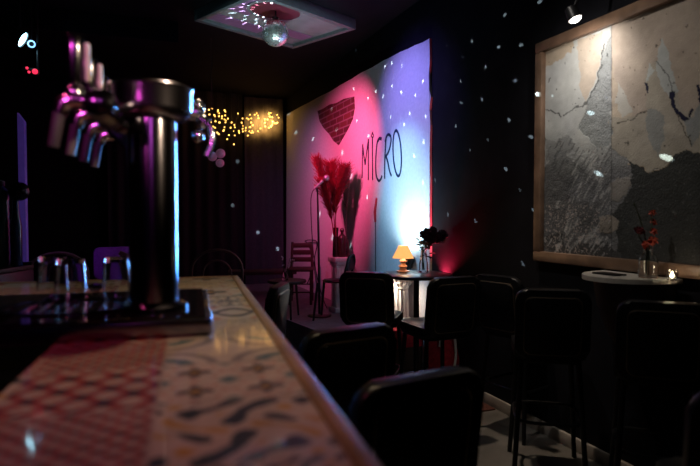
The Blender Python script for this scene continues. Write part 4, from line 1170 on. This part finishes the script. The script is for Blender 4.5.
# ------------------------------------------------------------------ ceiling panel and mirror ball
KZ = CEIL - 0.1
kc = [on_z(194, 21, KZ), on_z(293, 49, KZ), on_z(352, 28, KZ)]
ex = (kc[1] - kc[0]); ey = (kc[2] - kc[1])
exn = ex.normalized(); eyn = Vector((-exn.y, exn.x, 0))
if eyn.dot(ey) < 0: eyn = -eyn
lx = ex.length; ly = ey.dot(eyn)
o0 = kc[0]
cen = o0 + exn * lx / 2 + eyn * ly / 2
t = thing('ceiling_panel', 'square framed panel on the black ceiling behind the mirror ball', 'ceiling panel', cen, math.atan2(exn.y, exn.x))
sgn = 1 if Vector((-exn.y, exn.x, 0)).dot(eyn) > 0 else -1
hx, hy = lx / 2, ly / 2
b = BM()
box(b, -hx, hx, -hy, -hy + 0.05, 0, 0.1, 0.004); box(b, -hx, hx, hy - 0.05, hy, 0, 0.1, 0.004); box(b, -hx, -hx + 0.05, -hy + 0.05, hy - 0.05, 0, 0.1, 0.004); box(b, hx - 0.05, hx, -hy + 0.05, hy - 0.05, 0, 0.1, 0.004)
obj('panel_frame', b, M['panel_frame'], t)
M['panel_sheet'] = mat('mottled_grey_panel', (0.24, 0.25, 0.26), 0.25, scale=5, var=0.25)
M['panel_mauve'] = mat('mauve_reflection', (0.26, 0.13, 0.26), 0.3)
M['panel_oval'] = mat('wine_oval', (0.16, 0.03, 0.05), 0.3)
b = BM(); box(b, -hx + 0.05, hx - 0.05, -hy + 0.05, hy - 0.05, 0.03, 0.1); obj('panel_sheet', b, M['panel_sheet'], t)
b = BM(); box(b, -hx + 0.08, hx * 0.1, hy * 0.45, hy - 0.08, 0.026, 0.031); box(b, hx * 0.35, hx - 0.08, hy * 0.15, hy * 0.5, 0.026, 0.031); box(b, -hx + 0.08, -hx * 0.5, -hy + 0.1, hy * 0.1, 0.026, 0.031); obj('reflection_patch', b, M['panel_mauve'], t)  # mauve blocks put the reflections in the mirror panel into colour
bc = at(275.5, 33, (cen - CAM).dot(FW) - 0.3)
LM = (T(cen) @ RZ(math.atan2(exn.y, exn.x))).inverted()
bcl = LM @ bc
b = BM(); lathe(b, [(0, 0.022), (0.24, 0.022), (0.24, 0.03), (0, 0.03)], 40, mtx=T((bcl.x, bcl.y, 0)) @ Matrix.Diagonal((1, 0.8, 1, 1))); obj('wine_oval', b, M['panel_oval'], t)
b = BM(); lathe(b, [(0.24, 0.018), (0.27, 0.018), (0.27, 0.03), (0.24, 0.03)], 40, close=True, mtx=T((bcl.x, bcl.y, 0)) @ Matrix.Diagonal((1, 0.8, 1, 1))); obj('oval_rim', b, M['panel_sheet'], t)

BR = 0.118
t = thing('mirror_ball', 'silver mirror ball hanging below the framed ceiling panel', 'mirror ball', bc)
b = BM()
for i in range(16):
    p0 = -PI / 2 + PI * i / 16; p1 = -PI / 2 + PI * (i + 1) / 16
    n = max(5, int(32 * math.cos((p0 + p1) / 2)))
    for k in range(n):
        a0 = 2 * PI * k / n; a1 = 2 * PI * (k + 1) / n
        vs = []
        for pp_, aa in ((p0, a0), (p0, a1), (p1, a1), (p1, a0)):
            v = Vector((math.cos(pp_) * math.cos(aa), math.cos(pp_) * math.sin(aa), math.sin(pp_))) * BR
            if not any((v - q_.co).length < 1e-5 for q_ in vs): vs.append(b.verts.new(v))
        if len(vs) > 2: b.faces.new(vs)
obj('mirror_facets', b, M['mirror'], t, smooth=False)
b = BM(); tube(b, [(0, 0, BR - 0.01), (0, 0, KZ + 0.022 - bc.z)], 0.008, 8); lathe(b, [(0.03, 0), (0.03, 0.03), (0, 0.035)], 16, c=(0, 0, BR - 0.012)); obj('hanger', b, M['black_metal'], t)
# pin spot on the ball and added dot-patterned point lights for its sparkle
spot('pin_spot_beam', bc + Vector((-0.15, -0.5, -0.7)), bc, 24, (0.7, 0.95, 0.95), 75, 0.7, 0.02)

DL = bc + Vector((0, 0, -BR - 0.06))
dots = []
def D_(lst, X, s, sz):
    for x, y in lst: dots.append((on_x(x, y, X), s, sz))
PX = WX - 0.02
D_([(385, 67), (392, 63), (401.6, 65.7), (422.5, 81), (392, 85.8), (375.6, 91.4), (383, 96.3), (368, 98.4), (353.7, 88.8), (401.6, 92), (415.5, 95.8), (409.6, 113.6), (390.5, 117), (425.8, 116.7), (404, 124.4), (356.8, 120.8)], PX, 1.6, 0.016)
D_([(332, 109.7), (337, 129.8), (296, 132.4), (313, 139), (342.4, 152.7), (351, 176.4), (327, 177), (319.7, 214), (332.6, 236.7), (350, 244.5), (288.5, 113.5)], PX, 1.4, 0.027)
D_([(368.4, 136), (423.5, 141.9), (414, 156), (367.3, 197.3), (423, 182.4)], PX, 1.8, 0.016)
D_([(505, 14.8), (471.6, 41), (499, 46.8), (521, 45), (485.6, 67), (515, 80.6), (508.7, 120), (482, 99), (461, 102.6), (540, 1.5), (531, 137), (505.7, 169), (533.7, 210.5), (435, 180), (448, 214.6), (475.5, 221), (460.5, 81), (455.7, 126), (523, 264)], WX, 8.0, 0.011)
D_([(538.5, 94.2)], WX - 0.045, 2.5, 0.013)
D_([(590.6, 112.9), (598, 173.4)], WX - 0.012, 5, 0.012)
D_([(666.6, 157.7)], WX - 0.012, 6.0, 0.014)
D_([(462.5, 57), (445.5, 70), (444.5, 87), (434.8, 96), (447, 46), (470, 150), (520, 190), (488, 140)], WX, 2.6, 0.009)
for x, y in [(257.8, 231.9), (277.7, 248), (237, 163), (231.8, 208.6)]: dots.append((on_y(x, y, BY - 0.09), 3.0, 0.03))
for x, y in [(330, 70), (300, 80), (360, 50), (240, 62), (150, 30)]: dots.append((on_z(x, y, CEIL), 0.6, 0.02))
def sparkle(pos, dots):
    l = bpy.data.lights.new('mirror_ball_sparkle', 'POINT'); l.energy = 1.0; l.shadow_soft_size = 0.0; l.color = (1, 1, 1)
    lo = bpy.data.objects.new('mirror_ball_sparkle', l); COL.objects.link(lo); lo.location = pos
    l.use_nodes = True; nt = l.node_tree; em = nt.nodes['Emission']
    em.inputs['Color'].default_value = (0.72, 0.95, 1.0, 1)
    tcn = nt.nodes.new('ShaderNodeTexCoord'); prev = None
    for (p, s, sz) in dots:
        d = p - pos; dist = d.length; d.normalize()
        ang = sz / dist
        vm = nt.nodes.new('ShaderNodeVectorMath'); vm.operation = 'DOT_PRODUCT'; vm.inputs[1].default_value = d
        nt.links.new(tcn.outputs['Normal'], vm.inputs[0])
        mr = nt.nodes.new('ShaderNodeMapRange'); mr.interpolation_type = 'SMOOTHSTEP'
        mr.inputs['From Min'].default_value = math.cos(ang * 1.2); mr.inputs['From Max'].default_value = math.cos(ang * 0.7)
        mr.inputs['To Min'].default_value = 0; mr.inputs['To Max'].default_value = s * dist * dist * 42
        nt.links.new(vm.outputs['Value'], mr.inputs['Value'])
        if prev is None: prev = mr.outputs[0]
        else:
            ad = nt.nodes.new('ShaderNodeMath'); ad.operation = 'ADD'
            nt.links.new(prev, ad.inputs[0]); nt.links.new(mr.outputs[0], ad.inputs[1]); prev = ad.outputs[0]
    nt.links.new(prev, em.inputs['Strength'])
sparkle(DL, dots)
PLM = LM.inverted()
pd = []
gap = KZ + 0.03 - bc.z
for ring, rr in enumerate((0.22, 0.31, 0.4, 0.5)):
    n = 18
    for k in range(n):
        a = 2 * PI * (k + 0.5 * ring) / n + random.uniform(-.08, .08)
        x, y = bcl.x + rr * math.cos(a), bcl.y + rr * math.sin(a)
        if abs(x) < hx - 0.02 and abs(y) < hy - 0.02: pd.append((PLM @ Vector((x, y, 0.03)), 30.0, 0.009))
sparkle(bc - RT * 0.03 - f0 * 0.045 + Vector((0, 0, BR - 0.004)), pd)
print('GAP', gap)

# ------------------------------------------------------------------ lighting rail with spotlights, left
bld = 4.8
b1 = at(20, 38, bld); b2 = at(31.5, 44, bld + 0.1); b3 = at(34.5, 71, bld + 0.1)
t = thing('blue_spotlight', 'round stage spotlight with bright blue-white lens high at the left', 'spotlight', b1)
vv = (b1 - CAM).normalized(); ax = RT * 0.86 - UP * 0.5; ax = (ax - vv * ax.dot(vv)).normalized()
q = (ax * 0.93 - vv * 0.36).to_track_quat('-Z', 'Y').to_matrix().to_4x4()
obj('housing', lathe(BM(), [(0, 0.16), (0.06, 0.15), (0.068, 0.1), (0.072, -0.03), (0.068, -0.03), (0.064, 0.0)], 28, mtx=q), M['black_metal'], t)
obj('lens', lathe(BM(), [(0.064, -0.02), (0, -0.03)], 28, mtx=q), M['blue_lens'], t)
b = BM(); tube(b, [(0, 0, 0.09), (0, 0, CEIL - b1.z - 0.001)], 0.012, 8); obj('bracket', b, M['black_metal'], t)
t = thing('ring_light', 'small dim blue ring light beside the bright blue spotlight', 'spotlight', b2)
q = (CAM - b2).to_track_quat('-Z', 'Y').to_matrix().to_4x4()
b = BM(); lathe(b, [(0.02, -0.03), (0.032, -0.03), (0.032, -0.02), (0.02, -0.02)], 20, close=True, mtx=q); obj('led_ring', b, M['blue_led'], t)
obj('housing', lathe(BM(), [(0, 0.08), (0.035, 0.07), (0.036, -0.02), (0, -0.02)], 20, mtx=q), M['black_metal'], t)
b = BM(); tube(b, [(0, 0, 0.03), (0, 0, CEIL - b2.z - 0.001)], 0.008, 8); obj('bracket', b, M['black_metal'], t)
t = thing('red_indicator_lamp', 'pair of small red lights below the blue spotlight at the left', 'lamp', b3)
for x, y, r in ((27, 68, 0.012), (29, 72, 0.012), (35, 71.5, 0.024)):
    b = BM(); ball(b, at(x, y, bld + 0.08) - b3, r, 2); obj('red_lens', b, M['red_led'], t)
pa_ = at(24, 70, bld + 0.15) - b3; pb_ = at(38, 72, bld + 0.15) - b3
b = BM(); tube(b, [pa_, pb_], 0.03, 10); tube(b, [pb_, Vector((pb_.x, pb_.y, CEIL - b3.z - 0.001))], 0.01, 8); obj('housing', b, M['black_metal'], t)

# back bar on the left
vd = 3.6
vb = at(21.5, 180, vd); vt = at(21.5, 113, vd)
sb = Vector(vb); sb.z = 0
shx = at(13, 262, vd)
t = thing('back_bar_shelf', 'dark back bar cabinet at the left picture edge', 'cabinet', (shx.x - 0.25, shx.y + 0.05, 0), -0.35)
b = BM(); box(b, -0.5, 0.3, -0.2, 0.2, 0.0, 1.0, 0.01); obj('cabinet_body', b, M['black_metal'], t)
b = BM(); box(b, -0.5, 0.3, -0.2, 0.2, 1.0, 1.03, 0.005); obj('cabinet_top', b, M['wood_dark'], t)
def onshelf(px): 
    q = at(px, 250, vd); return Vector((q.x, q.y, 1.03))
t = thing('teal_jar', 'tall ribbed teal glass jar cut off by the left picture edge', 'jar', onshelf(1))
h1 = at(1, 186, vd).z - 1.03
prof = [(0, 0), (0.05, 0)]
for k in range(20):
    z = 0.01 + (h1 - 0.04) * k / 19; prof.append((0.055 if k % 2 else 0.051, z))
prof += [(0.04, h1 - 0.015), (0.025, h1), (0, h1)]
obj('jar_body', lathe(BM(), prof, 24), M['teal_glass'], t)
obj('jar_lid', lathe(BM(), [(0.03, h1), (0.03, h1 + 0.03), (0, h1 + 0.04)], 20), M['black_metal'], t)
t = thing('tall_bottle', 'dark blue bottle with round black stopper standing beside the teal jar', 'bottle', onshelf(16.5))
h2 = at(16, 200, vd).z - 1.03
obj('bottle_body', lathe(BM(), [(0, 0), (0.03, 0), (0.034, 0.01), (0.034, h2 * 0.6), (0.02, h2 * 0.8), (0.016, h2)], 24), mat('dark_blue_glass', (0.02, 0.03, 0.12), 0.12, coat=0.5), t)
b = BM(); ball(b, (0.02, 0, h2 + 0.055), 0.062, 3); obj('stopper', b, M['globe'], t)
t = thing('violet_post', 'slim violet lit upright rising above the round black stopper', 'post', onshelf(15.5) + Vector((0.03, 0.12, 0)))
b = BM(); hh = at(21.5, 113, vd + 0.1).z - 1.03
slab(b, [(-0.022, 0.0), (0.022, 0.0), (0.022, hh - 0.06), (-0.022, hh + 0.0)], 0.03, RZ(-0.35), 0.003); obj('post_body', b, M['violet_post'], t)
b = BM(); box(b, -0.05, 0.05, -0.05, 0.05, 0, 0.02, 0.004); obj('post_foot', b, M['black_metal'], t)

# dark beam under the ceiling at the left
q0 = on_z(30, 28, CEIL - 0.2); q1 = on_z(215, 46, CEIL - 0.2)
dv = (q1 - q0); 
struct(obj('trim_2', box(BM(), -dv.length / 2 - 1.2, dv.length / 2 - 0.35, 0, 0.16, CEIL - 0.2, CEIL, mtx=T(Vector(((q0.x + q1.x) / 2, (q0.y + q1.y) / 2, 0))) @ RZ(math.atan2(dv.y, dv.x))), M['ceiling']))
